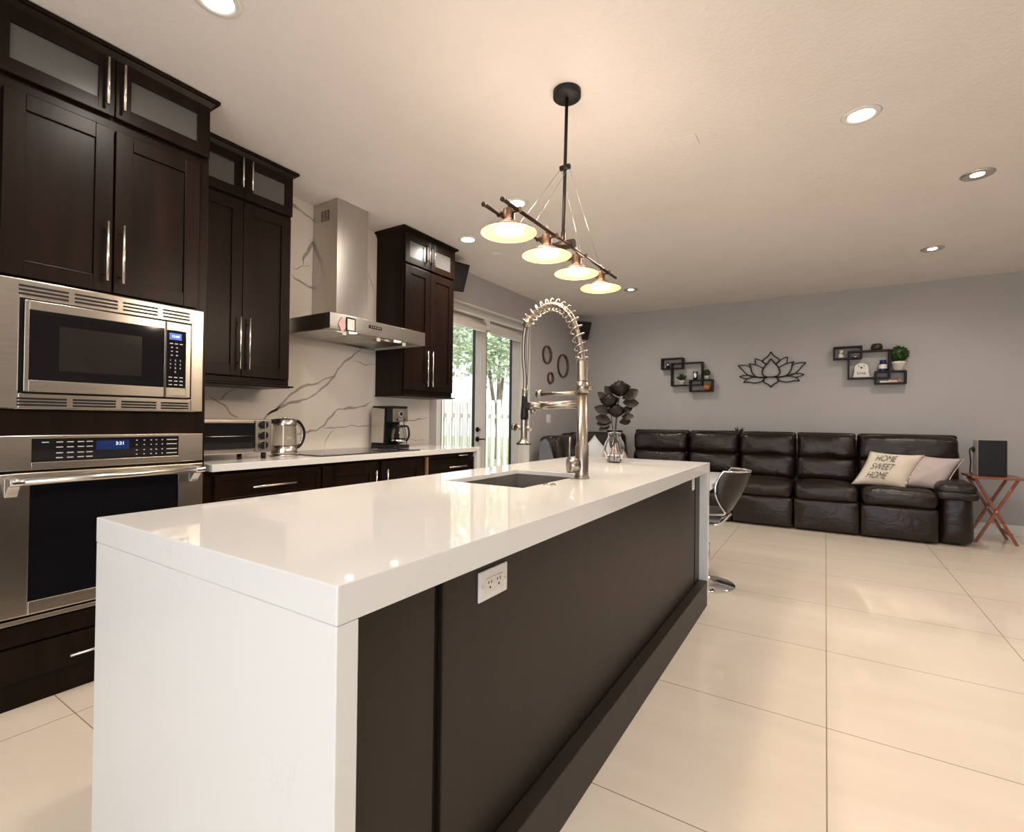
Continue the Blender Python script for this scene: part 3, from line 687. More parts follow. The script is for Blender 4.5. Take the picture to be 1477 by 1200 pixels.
T.part('carcass', M().box(-1.54, PX-.018, IY0+.046, IY0+.066, 0, IT-TH-.002).box(-1.54, PX-.018, IY1-.066, IY1-.046, 0, IT-TH-.002).box(-1.54, -1.52, IY0+.066, IY1-.066, .1, IT-TH-.002).box(PX-.03, PX-.018, IY0+.066, IY1-.066, 0, IT-TH-.002), PANEL)
T.part('corner_panel', M().box(PX-.018, PX, IY0+.046, .798, .0, IT-TH-.002), PANEL, bevel=.002)
T.part('long_panel', M().box(PX-.018, PX-.001, .826, 3.250, .0, IT-TH-.002), PANEL, bevel=.003)
T.part('corner_panel', M().box(PX-.018, PX, 3.272, IY1-.046, .0, IT-TH-.002), PANEL, bevel=.002)
T.part('baseboard', M().box(PX+.002, -.6385, IY0+.046, IY1-.046, 0, .160), PANEL, bevel=.002)
# kitchen-side fronts of the island
for a, b in ((.58, 1.26), (1.28, 1.94), (1.96, 2.62), (2.64, 3.36)):
    T.part('door', M().box(-1.56, -1.541, a, b, .115, IT-TH-.01), PANEL, bevel=.003)
def outlet(label, yc, zc, w_, h_, duplex=True):
    T = Thing('electrical_outlet', label, 'outlet', (PX, yc, zc), 'outlets on the island side')
    x = PX-.001 if yc > .83 else PX
    pl = T.part('plate', M().box(x, x+.006, yc-w_/2, yc+w_/2, zc-h_/2, zc+h_/2), PLASTW, bevel=.0025)
    if duplex:
        rc = T.part('receptacle', M().box(x+.006, x+.0085, yc-.036, yc+.036, zc-.018, zc+.016), CERW, bevel=.0025)
        sl = M()
        for q in (-.02, .018):
            sl.box(x+.0084, x+.0092, yc+q-.008, yc+q-.0055, zc+.003, zc+.009).box(x+.0084, x+.0092, yc+q+.0045, yc+q+.007, zc+.002, zc+.009)
            sl.cyl((x+.0084, yc+q, zc-.007), (x+.0092, yc+q, zc-.007), .0028, n=10)
        T.part('slots', sl, DARKSLOT, rc)
    else:
        T.part('receptacle', M().box(x+.006, x+.008, yc-.016, yc+.016, zc-.030, zc+.030), CERW, bevel=.002)
    for q in ((-w_*.40, 0), (w_*.40, 0)) if duplex else ((0, h_*.42), (0, -h_*.42)):
        T.part('screw', M().cyl((x+.006, yc+q[0], zc+q[1]), (x+.007, yc+q[0], zc+q[1]), .003, n=10), NICKEL)
outlet('white duplex outlet on the near stretch of the island panel', 1.01, .784, .122, .072)
outlet('small upright white outlet at the stool end of the island', 3.195, .805, .060, .085, False)
# undermount sink
T = Thing('sink', 'rectangular steel undermount sink in the island', 'sink', (-1.18, 1.945, IT-.25))
sk = M(); a = .004
zb = IT-.245
sk.add([(SX0-a, SY0-a, IT-.0225), (SX1+a, SY0-a, IT-.0225), (SX1+a, SY1+a, IT-.0225), (SX0-a, SY1+a, IT-.0225), (SX0+.01, SY0+.01, zb), (SX1-.01, SY0+.01, zb), (SX1-.01, SY1-.01, zb), (SX0+.01, SY1-.01, zb)],
       [(0, 1, 5, 4), (1, 2, 6, 5), (2, 3, 7, 6), (3, 0, 4, 7), (4, 5, 6, 7)])
bo = T.part('basin', sk, SINK)
so = bo.modifiers.new('wall', 'SOLIDIFY'); so.thickness = .003; so.offset = -1
bv = bo.modifiers.new('round', 'BEVEL'); bv.width = .022; bv.segments = 3; bv.limit_method = 'ANGLE'; bv.angle_limit = R(50)
T.part('drain', M().lathe([(.001, .003), (.035, .003), (.045, .001), (.046, 0)], (-1.18, 1.95, zb+.003), 28), CHROME)
T.part('overflow_slot', M().box(SX0+.006, SX0+.009, 1.90, 1.98, IT-.13, IT-.12), DARKSLOT)
# faucet
fx, fy = -.936, 2.081
T = Thing('kitchen_faucet', 'tall brushed nickel spring-neck faucet behind the island sink', 'faucet', (fx, fy, IT))
T.part('base_collar', M().lathe([(.001, 0), (.034, 0), (.034, .010), (.031, .014), (.001, .014)], (fx, fy, IT), 32), FAUCET)
T.part('body', M().lathe([(.030, .010), (.030, .150), (.0255, .156), (.0250, .392), (.001, .392)], (fx, fy, IT), 32), FAUCET)
hd = T.part('handle', M().cyl((fx-.012, fy-.010, IT+.060), (fx-.050, fy-.042, IT+.060), .036, n=28), FAUCET)
T.part('lever', M().cyl((fx-.048, fy-.036, IT+.08), (fx-.044, fy-.034, IT+.188), .0048, n=12), FAUCET, hd)
T.part('clamp_collar', M().cyl((fx, fy, IT+.388), (fx, fy, IT+.440), .030, n=28).cyl((fx, fy, IT+.41), (fx+.045, fy+.01, IT+.41), .007, n=12), FAUCET)
sc = M()
for k in range(15): sc.lathe([(.024, 0), (.028, .0022), (.028, .0042), (.024, .0062)], (fx, fy, IT+.442+k*.0062), 24)
T.part('coiled_sleeve', sc.cyl((fx, fy, IT+.44), (fx, fy, IT+.535), .024, n=24), FAUCET)
arc = smooth_path([(-.936, fy, 1.452), (-.945, fy, 1.50), (-.962, fy, 1.575), (-.985, fy, 1.64), (-1.02, fy, 1.69), (-1.065, fy, 1.722), (-1.112, fy, 1.730), (-1.160, fy, 1.718), (-1.205, fy, 1.690), (-1.236, fy, 1.655)], 12)
T.part('hose_core', M().tube(arc, .0135, 12), FAUCET)
# spring coil round the arc
coil = []; turns = 17; N = turns*14; tot = len(arc)-1
for k in range(N+1):
    t = k/N*tot; i = min(int(t), tot-1); p = arc[i].lerp(arc[i+1], t-i); d = (arc[i+1]-arc[i]).normalized()
    n1 = Vector((0, 1, 0)); n2 = d.cross(n1).normalized(); an = 2*PI*k/14
    coil.append(p+(n1*math.cos(an)+n2*math.sin(an))*.029)
T.part('spring', M().tube(coil, .0033, 6), FAUCET)
T.part('arc_end_cap', M().cyl((-1.215, fy, 1.676), (-1.245, fy, 1.640), .022, .019, 24), FAUCET)
T.part('supply_hose', M().tube(smooth_path([(-1.243, fy, 1.642), (-1.252, fy, 1.57), (-1.252, fy, 1.48), (-1.243, fy, 1.40), (-1.242, fy, 1.335)], 8), .0095, 10).tube(smooth_path([(-1.232, fy+.01, 1.64), (-1.236, fy+.012, 1.55), (-1.238, fy+.012, 1.45), (-1.238, fy+.006, 1.35)], 8), .006, 8), FAUCET)
T.part('hose_ferrule', M().lathe([(.012, .27), (.014, .268), (.014, .235), (.012, .225)], (-1.242, fy, 1.065), 20), FAUCET)
sp = T.part('spray_head', M().lathe([(.017, .125), (.017, .105), (.016, .03), (.022, .015), (.036, .006), (.036, 0), (.001, 0)], (-1.245, fy, 1.065), 24), FAUCET)
T.part('rubber_grip', M().lathe([(.011, .24), (.014, .235), (.016, .19), (.020, .14), (.019, .12), (.014, .118)], (-1.243, fy, 1.065), 20), BLACK, sp)
T.part('spray_button', M().cyl((-1.255, fy, 1.145), (-1.295, fy, 1.147), .011, n=16).cyl((-1.293, fy, 1.147), (-1.306, fy, 1.147), .019, n=18), FAUCET, sp)
T.part('spray_lever', M().cyl((-1.235, fy, 1.15), (-1.208, fy, 1.135), .010, n=12).tube([(-1.21, fy, 1.135), (-1.196, fy, 1.165), (-1.188, fy, 1.235)], .0028, 8), FAUCET, sp)
T.part('spray_face', M().lathe([(.037, 0), (.037, .006), (.036, .006)], (-1.245, fy, 1.063), 24), BLACK, sp)
T.part('docking_arm', M().cyl((fx-.025, fy, IT+.388), (-1.150, fy, IT+.388), .0085, n=14).cyl((-1.175, fy, IT+.390), (-1.147, fy, IT+.390), .017, n=18), FAUCET)
T.part('spout_arm', M().cyl((fx-.015, fy, IT+.337), (-1.235, fy, IT+.330), .0175, n=20).cyl((-1.145, fy, IT+.3315), (-1.238, fy, IT+.330), .0195, n=20).cyl((-1.195, fy, IT+.325), (-1.195, fy, IT+.292), .012, n=14), FAUCET)
T = Thing('air_switch', 'round metal button on the island beside the sink', 'button', (-.951, 1.795, IT))
T.part('rim', M().lathe([(.001, .002), (.016, .002), (.018, .005), (.025, .004), (.027, 0)], (-.951, 1.795, IT), 28), FAUCET)
T.part('cap', M().lathe([(.015, .002), (.014, .006), (.001, .007)], (-.951, 1.795, IT), 24), NICKEL)
# vase with dark roses
vx, vy = -1.135, 3.02
T = Thing('glass_vase', 'clear glass vase on the island', 'vase', (vx, vy, IT))
out = [(.001, 0), (.040, 0), (.046, .006), (.052, .03), (.066, .075), (.068, .095), (.060, .125), (.044, .155), (.040, .172), (.044, .188), (.056, .205)]
inn = [(r-.004, max(z, .010)) for r, z in reversed(out[2:])]+[(.001, .010)]
T.part('glass', M().lathe(out+inn, (vx, vy, IT), 40), GLASS)
T.part('water', M().lathe([(.001, .0102), (.0415, .0102), (.0477, .03), (.055, .052), (.001, .052)], (vx, vy, IT), 32), WATER)
def rose(label, top, foot, seed, leaves, size):
    rnd = random.Random(seed); T = Thing('rose', label, 'flower', (vx, vy, IT+.01), 'dark roses in the vase')
    top = Vector(top); foot = Vector(foot); mid = Vector((vx+(top.x-vx)*.22, vy+(top.y-vy)*.22, IT+.185))
    path = smooth_path([foot, foot.lerp(mid, .5)+Vector((rnd.uniform(-.004, .004), 0, 0)), mid, mid.lerp(top, .5), top-Vector((0, 0, size*.7))], 6)
    T.part('stem', M().tube(path, .0026, 7), LEAFD)
    bl = M()
    for k in range(18):
        an = k*2.4+rnd.uniform(-.2, .2); lay = k/17; rr = size*(.22+.78*lay); hgt = size*(1.55-.45*lay)
        def pf(u, v, an=an, rr=rr, hgt=hgt, lay=lay):
            th = an+(u-.5)*(2.3-.5*lay); r = rr*math.sin(PI*min(1, .06+.62*v))*(1+.28*lay*max(0, v-.7)/.3)
            return Vector((top.x+r*math.cos(th), top.y+r*math.sin(th), top.z-size*.75+hgt*v*(1-.16*(2*u-1)**2)-.10*size*lay*max(0, v-.8)/.2))
        bl.grid(pf, 7, 7)
    T.part('bloom', bl, PETAL)
    sp_ = M()
    for (px, py, pz, ln, az, el) in leaves:
        b = Vector((px, py, pz)); d = Vector((math.cos(az)*math.cos(el), math.sin(az)*math.cos(el), math.sin(el)))
        sd = d.cross(Vector((.45, -.75, .35))).normalized(); nn = sd.cross(d)
        def lf(u, v): 
            wv = ln*.33*math.sin(PI*min(1, v*.96+.02))**.8*(2*u-1)
            return b+d*ln*v+sd*wv+nn*(abs(2*u-1)*ln*.06-v*v*ln*.10)
        sp_ = M().grid(lf, 4, 8); T.part('leaf', sp_, LEAFD)
    return T
cr = Vector((.845, .534, 0))  # across the view
def LP(a, z): return (vx+cr.x*a, vy+cr.y*a, z)
AZ = math.atan2(.534, .845)
rose('dark rose standing highest in the glass vase', LP(.030, 1.392), LP(-.025, IT+.02), 1, [(*LP(.05, 1.325), .115, AZ, .55), (*LP(.05, 1.30), .105, AZ, .0), (*LP(-.02, 1.34), .08, AZ+PI, 1.0)], .068)
rose('dark rose leaning towards the faucet, in the glass vase', LP(-.034, 1.315), LP(.03, IT+.02), 2, [(*LP(-.05, 1.32), .075, AZ+PI, .65), (*LP(-.03, 1.235), .105, AZ+PI, .35), (*LP(-.025, 1.18), .10, AZ+PI, .30), (*LP(-.02, 1.175), .095, AZ+PI, -.1), (*LP(-.03, 1.15), .075, AZ+PI, -.35)], .060)
rose('lowest dark rose at the front of the glass vase', LP(.010, 1.250), LP(.0, IT+.02), 4, [(*LP(.045, 1.24), .075, AZ, .45), (*LP(.045, 1.21), .075, AZ-.3, .1), (*LP(.03, 1.175), .075, AZ, .15)], .058)

# ================================================================== LIGHT FITTINGS
px = -1.11
T = Thing('pendant_light', 'bronze four-shade linear pendant hanging over the island', 'pendant light', (px, 2.21, H))
T.part('canopy', M().lathe([(.001, -.034), (.066, -.034), (.070, -.030), (.070, 0)], (px, 2.24, H), 40), IRON)
T.part('rod', M().cyl((px, 2.24, H-.033), (px, 2.215, 2.11), .0085, n=14), IRON)
T.part('cable_bracket', M().cyl((px-.026, 2.228, 2.452), (px+.026, 2.228, 2.452), .013, n=16), IRON)
T.part('hub', M().cyl((px-.062, 2.212, 2.055), (px+.062, 2.212, 2.055), .022, n=20).cyl((px, 2.212, 2.06), (px, 2.214, 2.12), .012, n=14), BRONZE)
for sx in (-1, 1):
    T.part('rail', M().cyl((px+sx*.045, 1.60, 2.040), (px+sx*.045, 2.83, 2.040), .0075, n=12).ball((px+sx*.045, 1.598, 2.040), .0105, 10), BRONZE)
    for yy in (1.86, 2.58):
        T.part('cable', M().cyl((px+sx*.022, 2.228, 2.452), (px+sx*.045, yy, 2.044), .0012, n=6), NICKEL)
for k in range(4):
    yc = 1.715+.33*k
    T.part('cross_bar', M().cyl((px-.056, yc, 2.042), (px+.056, yc, 2.042), .011, n=14), COPPER)
    T.part('finial', M().cyl((px, yc, 2.05), (px, yc, 2.095), .0055, n=10), BRONZE)
    sh = T.part('shade', M().lathe([(.024, .090), (.024, .045), (.034, .036), (.060, .020), (.1145, -.004), (.116, -.008)], (px, yc, 1.962), 44), COPPER)
    T.part('shade_lining', M().lathe([(.115, -.008), (.112, -.003), (.058, .017), (.030, .030), (.001, .032)], (px, yc, 1.962), 44), SHADEG, sh)
    T.part('bulb', M().ball((px, yc, 1.966), .062, 24, (1, 1, .30)), BULB, sh)
    light('pendant_bulb', 'POINT', (px, yc, 1.905), 9, WARM, shadow_soft_size=.05)
    light('pendant_upfill', 'POINT', (px, yc, 2.14), 4.2, WARM, shadow_soft_size=.08)  # extra point in free air above the shade, added to warm the ceiling
DL = [(-2.056, 1.02, 'recessed ceiling downlight above the aisle by the oven tower'), (-2.003, 3.20, 'recessed downlight just behind the nearest pendant shade'), (-2.077, 6.05, 'recessed downlight near the corner speaker, past the pendant'),
      (.154, 3.228, 'largest glowing downlight over the open floor'), (.842, 4.394, 'wider dim-rimmed downlight over the floor, in line with the side table'), (.844, 6.04, 'smallest dim-rimmed downlight, high above the shelf with the topiary'), (-2.79, 3.62, 'recessed downlight in front of the cabinet beside the glass doors')]
for x, y, lb in DL:
    T = Thing('ceiling_downlight', lb, 'downlight', (x, y, H), 'recessed ceiling downlights')
    rl = .036 if y > 4 else .060
    T.part('trim_ring', M().lathe([(rl-.002, -.002), (.064, -.008), (.086, -.006), (.092, 0), (rl-.002, 0)], (x, y, H), 40), NICKEL if y > 4 else WHITE)
    T.part('lens', M().cyl((x, y, H-.0015), (x, y, H-.004), rl, n=36), DIFF)
    light('downlight', 'SPOT', (x, y, H-.02), 56, SOFT, spot_size=R(172), spot_blend=.9, shadow_soft_size=.05)
T = Thing('ceiling_plate', 'square blank ceiling cover plate beyond the pendant canopy', 'cover plate', (-.70, 3.0, H)); 
T.part('plate', M().box(-.76, -.64, 2.95, 3.06, H-.006, H), CEIL, bevel=.002)
T = Thing('smoke_sensor', 'faint round ceiling cover near the glass doors', 'cover plate', (-2.787, 4.1, H))
T.part('cover', M().lathe([(.001, -.008), (.05, -.008), (.062, 0)], (-2.787, 4.1, H), 32), CEIL)

# ================================================================== LEFT WALL ITEMS
for k, (y, z, r, lb) in enumerate(((6.305, 2.132, .132, 'medium wood-rimmed round mirror, nearest the glass doors'), (6.82, 2.022, .178, 'largest wood-rimmed round mirror, nearest the room corner'), (6.418, 1.808, .086, 'smallest wood-rimmed round mirror, below the other two'))):
    T = Thing('round_mirror', lb, 'mirror', (XW, y, z), 'wood-rimmed round mirrors')
    q = M().lathe([(r-.016, .014), (r-.014, .030), (r, .030), (r, 0), (r-.016, 0), (r-.016, .014)], (0, 0, 0), 48, smooth=False).xf(Matrix.Translation((XW, y, z)) @ Matrix.Rotation(PI/2, 4, 'Y'))
    T.part('rim', q, RINGW)
    T.part('glass', M().cyl((XW+.004, y, z), (XW+.010, y, z), r-.015, n=44), MIRROR)
T = Thing('light_switch', 'white light switch on the wall below the round mirrors', 'switch', (XW, 6.39, 1.21))
T.part('plate', M().box(XW, XW+.006, 6.33, 6.45, 1.15, 1.27), PLASTW, bevel=.002); T.part('rocker', M().box(XW+.006, XW+.010, 6.372, 6.408, 1.175, 1.245), CERW, bevel=.002)
def speaker(label, c, rz, tilt):
    T = Thing('wall_speaker', label, 'speaker', (0, 0, 0), 'black wall speakers near the ceiling')
    T.part('cabinet', M().hexa([(-.09, -.07, -.14), (.09, -.07, -.14), (-.07, .07, -.13), (.07, .07, -.13), (-.11, -.10, .14), (.11, -.10, .14), (-.08, .08, .14), (.08, .08, .14)]), BLACK, bevel=.006)
    T.part('grille', M().hexa([(-.085, -.079, -.132), (.085, -.079, -.132), (-.085, -.072, -.132), (.085, -.072, -.132), (-.10, -.110, .132), (.10, -.110, .132), (-.10, -.10, .132), (.10, -.10, .132)]), IRON)
    T.part('bracket', M().cyl((0, .06, .0), (0, .14, .03), .016, n=12), BLACK)
    T.o.location = c; T.o.rotation_euler = (tilt, 0, rz); return T
speaker('black wall speaker in the room corner above the round mirrors', (-3.27, 7.22, 2.62), R(48), R(14))
speaker('black wall speaker half hidden behind the cabinet with frosted panes', (-3.24, 3.98, 2.65), R(75), R(10))

# ================================================================== SOFA
T = Thing('sectional_sofa', 'long dark brown leather reclining corner sofa along the back wall', 'sofa', (-1.0, 6.8, 0))
def wob(amp, seed):
    def f(o, p): return o+Vector((noise.noise(o*5+Vector((seed, 0, 0))), noise.noise(o*5+Vector((0, seed, 9))), noise.noise(o*5+Vector((4, 4, seed)))))*amp
    return f
def back_seg(x0, x1, k, end=False):
    xc, hw = (x0+x1)/2, (x1-x0)/2
    tilt = Matrix.Translation((xc, 7.03, .50)) @ Matrix.Rotation(R(-9), 4, 'X')
    b = T.part('backrest', M().rbox((0, .06, .27), (hw-.004, .10, .285), .06, 10, fn=wob(.008, k)).xf(tilt), LTHR)
    T.part('head_cushion', M().rbox((0, -.055, .405), (hw-.012, .085, .145), .075, 12, (0, .018, .01), wob(.016, k+3)).xf(tilt), LTHR, b)
    T.part('lumbar_cushion', M().rbox((0, -.055, .135), (hw-.014, .085, .145), .07, 12, (0, .022, .0), wob(.014, k+5)).xf(tilt), LTHR, b)
    T.part('top_roll', M().rbox((0, .03, .545), (hw-.006, .085, .035), .034, 8, fn=wob(.006, k+8)).xf(tilt), LTHR, b)
def seat_seg(x0, x1, k):
    xc, hw = (x0+x1)/2, (x1-x0)/2
    T.part('seat_cushion', M().rbox((xc, 6.655, .425), (hw-.004, .300, .095), .075, 12, (0, .012, .03), wob(.010, k)), LTHR)
    fp = T.part('footrest', M().rbox((xc, 6.425, .185), (hw-.005, .065, .165), .035, 12, (0, .022, 0), wob(.008, k+2)), LTHR)
    T.part('seam', M().box(xc-.002, xc+.002, 6.338, 6.342, .06, .26), LTHR, fp)
    T.part('base', M().box(x0+.01, x1-.01, 6.44, 7.15, .02, .34), BLACK)
xs = [-2.345, -1.575, -.937, -.30, .312, .955]
for k in range(5):
    back_seg(xs[k], xs[k+1] if k < 4 else 1.215, k*11); seat_seg(xs[k], xs[k+1], k*11+2)
# arm at the side-table end
am = T.part('arm', M().rbox((1.09, 6.78, .27), (.130, .36, .255), .07, 12, (.01, .015, 0), wob(.008, 71)), LTHR)
T.part('arm_pad', M().rbox((1.09, 6.72, .555), (.150, .34, .055), .052, 12, (0, .01, .015), wob(.012, 73)), LTHR, am)
T.part('arm_roll', M().rbox((1.09, 6.70, .495), (.155, .335, .045), .04, 10, (0, .01, 0), wob(.010, 75)), LTHR, am)
# corner wedge and return along the door wall
tl = Matrix.Translation((-2.85, 6.86, .50)) @ Matrix.Rotation(R(45), 4, 'Z') @ Matrix.Rotation(R(-8), 4, 'X')
b = T.part('corner_backrest', M().rbox((0, .06, .25), (.50, .10, .27), .06, 10, fn=wob(.01, 91)).xf(tl), LTHR)
T.part('corner_cushion', M().rbox((0, -.055, .30), (.44, .085, .22), .07, 12, (0, .02, 0), wob(.015, 93)).xf(tl), LTHR, b)
T.part('corner_seat', M().rbox((-2.72, 6.72, .40), (.37, .37, .10), .06, 10, (0, 0, .03), wob(.01, 95)), LTHR)
tr2 = Matrix.Translation((-3.05, 6.23, .47)) @ Matrix.Rotation(R(90), 4, 'Z') @ Matrix.Rotation(R(-10), 4, 'X')
b = T.part('end_backrest', M().rbox((0, .06, .25), (.34, .10, .27), .06, 10, fn=wob(.01, 97)).xf(tr2), LTHR)
T.part('end_cushion', M().rbox((0, -.05, .26), (.325, .085, .24), .07, 12, (0, .02, 0), wob(.015, 99)).xf(tr2), LTHR, b)
T.part('end_seat', M().rbox((-2.70, 6.15, .40), (.36, .28, .10), .06, 10, (0, 0, .03), wob(.01, 101)), LTHR)
T.part('end_base', M().box(-3.3, -2.38, 5.90, 7.0, .02, .33), BLACK)
T.part('end_panel', M().prism([(-3.34, .06), (-2.42, .06), (-2.42, .40), (-2.98, .48), (-3.13, .90), (-3.18, .94), (-3.25, .90)], 5.865, 5.895, 'y'), mat('leather_daylit_grey', (.13, .13, .135), .3, var=.1), bevel=.008)  # sofa end in grey: the door daylight's reflection put into the colour

# pillows
def pillow_mesh(w_, h_, t_, ear=.10, n=18, seed=0, ruff=0):
    mm = M()
    def sh(sg):
        def f(u, v):
            a, b = 2*u-1, 2*v-1
            ra = 1-ear*(1-b*b)*.9; rb = 1-ear*(1-a*a)*.9
            th = t_*max(0, (1-abs(a)**2.6))**.55*max(0, (1-abs(b)**2.6))**.55
            z = sg*th*(1+.12*noise.noise(Vector((a*2+seed, b*2, sg))))
            return Vector((a*w_/2*ra, b*h_/2*rb, z))
        return f
    mm.grid(sh(1), n, n); k = len(mm.f); mm.grid(sh(-1), n, n)
    for i in range(k, len(mm.f)): mm.f[i] = tuple(reversed(mm.f[i]))
    return mm
def place(cx, cy, cz, lean, rz, roll, shear=0):   # local xy -> standing panel facing -y, leaning back
    return Matrix.Translation((cx, cy, cz)) @ Matrix.Rotation(rz, 4, 'Z') @ Matrix.Rotation(PI/2-lean, 4, 'X') @ Matrix.Rotation(roll, 4, 'Z') @ Matrix(((1, shear, 0, 0), (0, 1, 0, 0), (0, 0, 1, 0), (0, 0, 0, 1)))
T = Thing('throw_pillow', 'cream pillow lettered HOME SWEET HOME on the sofa', 'pillow', (.53, 6.6, .50), 'throw pillows on the sofa')
px_ = place(.560, 6.60, .700, R(24), R(4), R(-3), .42)
b = T.part('cushion', pillow_mesh(.47, .40, .085, seed=1).xf(px_), PWHITE)
for k, s_ in enumerate(('HOME', 'SWEET', 'HOME')):
    t_ = text_mesh(s_, .102, .0008, .12, .95, 'LEFT', -.0012)
    for p in t_.v:
        p.x = p.x*.62-.150+.0*k; p.y = p.y+.094-.098*k
        a, bb_ = p.x/.235, p.y/.20
        p.z += .085*max(0, (1-abs(a)**2.6))**.55*max(0, (1-abs(bb_)**2.6))**.55*(1+.12*noise.noise(Vector((a*2+1, bb_*2, 1))))+.009
    T.part('lettering', t_.xf(px_), INK, b)
rf = M()
for k in range(16):
    q = Vector((.200+.012*math.sin(k*2.1), -.16+k*.0225, .0)); rf.ball((q.x, q.y, .02*math.sin(k*1.7)), .016, 8, (1, .9, .9))
T.part('ruffle', rf.xf(px_), PWHITE, b)
T = Thing('throw_pillow', 'mauve-grey pillow leaning between the sofa arm and the cream pillow', 'pillow', (.92, 6.65, .50), 'throw pillows on the sofa')
px_ = place(.915, 6.67, .690, R(26), R(4), R(-4), .45)
b = T.part('cushion', pillow_mesh(.37, .38, .075, seed=5).xf(px_), PGREY)
T.part('emblem', M().box(-.055, -.02, -.135, -.100, .046, .052).xf(px_), INK, b)
T.part('seam_flange', M().tube([Vector((a*.20*(1-.09*(1-bb_*bb_)), bb_*.18*(1-.09*(1-a*a)), 0)) for a, bb_ in [(-1+.2*i, -1) for i in range(10)]+[(1, -1+.2*i) for i in range(10)]+[(1-.2*i, 1) for i in range(10)]+[(-1, 1-.2*i) for i in range(10)]], .006, 6, True).xf(px_), PGREY, b)
T = Thing('throw_pillow', 'white pillow propped in the sofa corner behind the faucet', 'pillow', (-2.82, 6.5, .5), 'throw pillows on the sofa')
T.part('cushion', pillow_mesh(.42, .42, .08, seed=8).xf(place(-2.74, 6.55, .71, R(20), R(50), R(38))), PBLUE)
T = Thing('throw_pillow', 'blush pillow beside the white pillow in the sofa corner', 'pillow', (-2.6, 6.62, .5), 'throw pillows on the sofa')
T.part('cushion', pillow_mesh(.40, .40, .08, seed=9).xf(place(-2.50, 6.66, .66, R(22), R(30), R(20))), PPINK)
# fern behind sofa
T = Thing('fern', 'dark fern tips poking up behind the sofa back', 'plant', (-.99, 7.30, 0))
T.part('pot', M().lathe([(.001, 0), (.045, 0), (.055, .16), (.05, .16), (.045, .02), (.001, .02)], (-.99, 7.305, 0), 24), BROWNB)
fm = M(); rnd = random.Random(4)
fm.tube([(-.99, 7.305, .02), (-.99, 7.30, 1.01)], .006, 6)
for k in range(26):
    an = rnd.uniform(0, 2*PI); el = rnd.uniform(.2, 1.3); d = Vector((math.cos(an)*math.cos(el), .30*math.sin(an)*math.cos(el), math.sin(el))); p = Vector((-.99, 7.30, 1.015)); L = rnd.uniform(.09, .14)
    sd = d.cross(Vector((0, 1, 0))).normalized()*.010
    fm.add([p-sd*.3, p+sd*.3, p+d*L*.6+sd, p+d*L, p+d*L*.6-sd], [(0, 1, 2, 3, 4)])
T.part('fronds', fm, LEAFD)

# ---- folding side table + speaker
T = Thing('folding_table', 'reddish wooden folding tray table at the end of the sofa', 'table', (1.45, 6.95, 0))
T.part('tabletop', M().box(1.255, 1.665, 6.72, 7.20, .648, .668), REDW, bevel=.004)
for yy in (6.78, 7.11):
    T.part('leg', M().hexa([(1.278, yy-.009, 0), (1.306, yy-.009, 0), (1.278, yy+.009, 0), (1.306, yy+.009, 0), (1.590, yy-.009, .648), (1.618, yy-.009, .648), (1.590, yy+.009, .648), (1.618, yy+.009, .648)]), REDW, bevel=.002)
    y2 = yy+.021
    T.part('leg', M().hexa([(1.590, y2-.009, 0), (1.618, y2-.009, 0), (1.590, y2+.009, 0), (1.618, y2+.009, 0), (1.278, y2-.009, .648), (1.306, y2-.009, .648), (1.278, y2+.009, .648), (1.306, y2+.009, .648)]), REDW, bevel=.002)
T.part('stretcher', M().box(1.550, 1.575, 6.80, 7.13, .085, .115), REDW, bevel=.002)
T.part('stretcher', M().box(1.285, 1.305, 6.79, 7.10, .615, .640), REDW, bevel=.002)
for yy in (6.771, 7.101): T.part('pivot', M().cyl((1.448, yy-.004, .324), (1.448, yy+.035, .324), .007, n=12), NICKEL)
T = Thing('shelf_speaker', 'black box speaker standing on the folding table', 'speaker', (1.43, 6.93, .668))
T.part('cabinet', M().box(1.318, 1.535, 6.84, 7.03, .668, 1.035), mat('pale_vinyl', (.42, .40, .38), .5), bevel=.004)
T.part('grille', M().box(1.322, 1.537, 6.825, 6.842, .672, 1.034), BLACK, bevel=.004)
T.part('cable', M().tube(smooth_path([(1.318, 6.98, .95), (1.285, 6.98, .93), (1.29, 6.97, .80), (1.285, 6.97, .70), (1.30, 6.96, .672)], 6), .006, 8), BLACK)
T.part('side_clip', M().ball((1.306, 6.95, .935), .022, 12, (.7, .8, 1.3)), BLACK)

# ---- lower dining table beyond the island and bar stool
T = Thing('dining_table', 'pale low table attached beyond the end of the island', 'table', (-1.1, 3.95, 0))
T.part('tabletop', M().box(-1.56, -.655, 3.44, 4.50, .720, .760), QUARTZ, bevel=.003)
T.part('support_panel', M().box(-1.50, -.90, 4.38, 4.42, 0, .720), QUARTZ, bevel=.003)
T = Thing('bar_stool', 'black curved-back stool with chrome trim and round foot', 'stool', (-.735, 3.85, 0))
sx_, sy_ = -.735, 3.85
T.part('base_disc', M().lathe([(.001, .0), (.195, .0), (.200, .004), (.196, .010), (.10, .020), (.04, .034), (.028, .06), (.001, .06)], (sx_, sy_, 0), 48), CHROME)
T.part('column', M().cyl((sx_, sy_, .03), (sx_, sy_, .30), .026, n=24).cyl((sx_, sy_, .28), (sx_, sy_, .475), .018, n=20), CHROME)
def sti(t, a):   # wrapped shell: t 0 front of seat .. 1 top of back ; a -1..1 across
    if t < .45:
        q = t/.45; x = -.935+.36*q; z = .530-.02*math.sin(q*PI)+.020*q
        return Vector((x, sy_+(.185-.02*q)*a, z+.03*(1-q)*abs(a)**2.2))
    q = (t-.45)/.55; xb = -.575+.135*q+.012*math.sin(q*PI); z = .550+.292*q
    dep = .185*math.sin(PI*.62*q)*(1-.12*q); hw = .165+.03*math.sin(q*PI)
    return Vector((xb-dep*abs(a)**1.7, sy_+hw*math.sin(a*PI/2*.95), z))
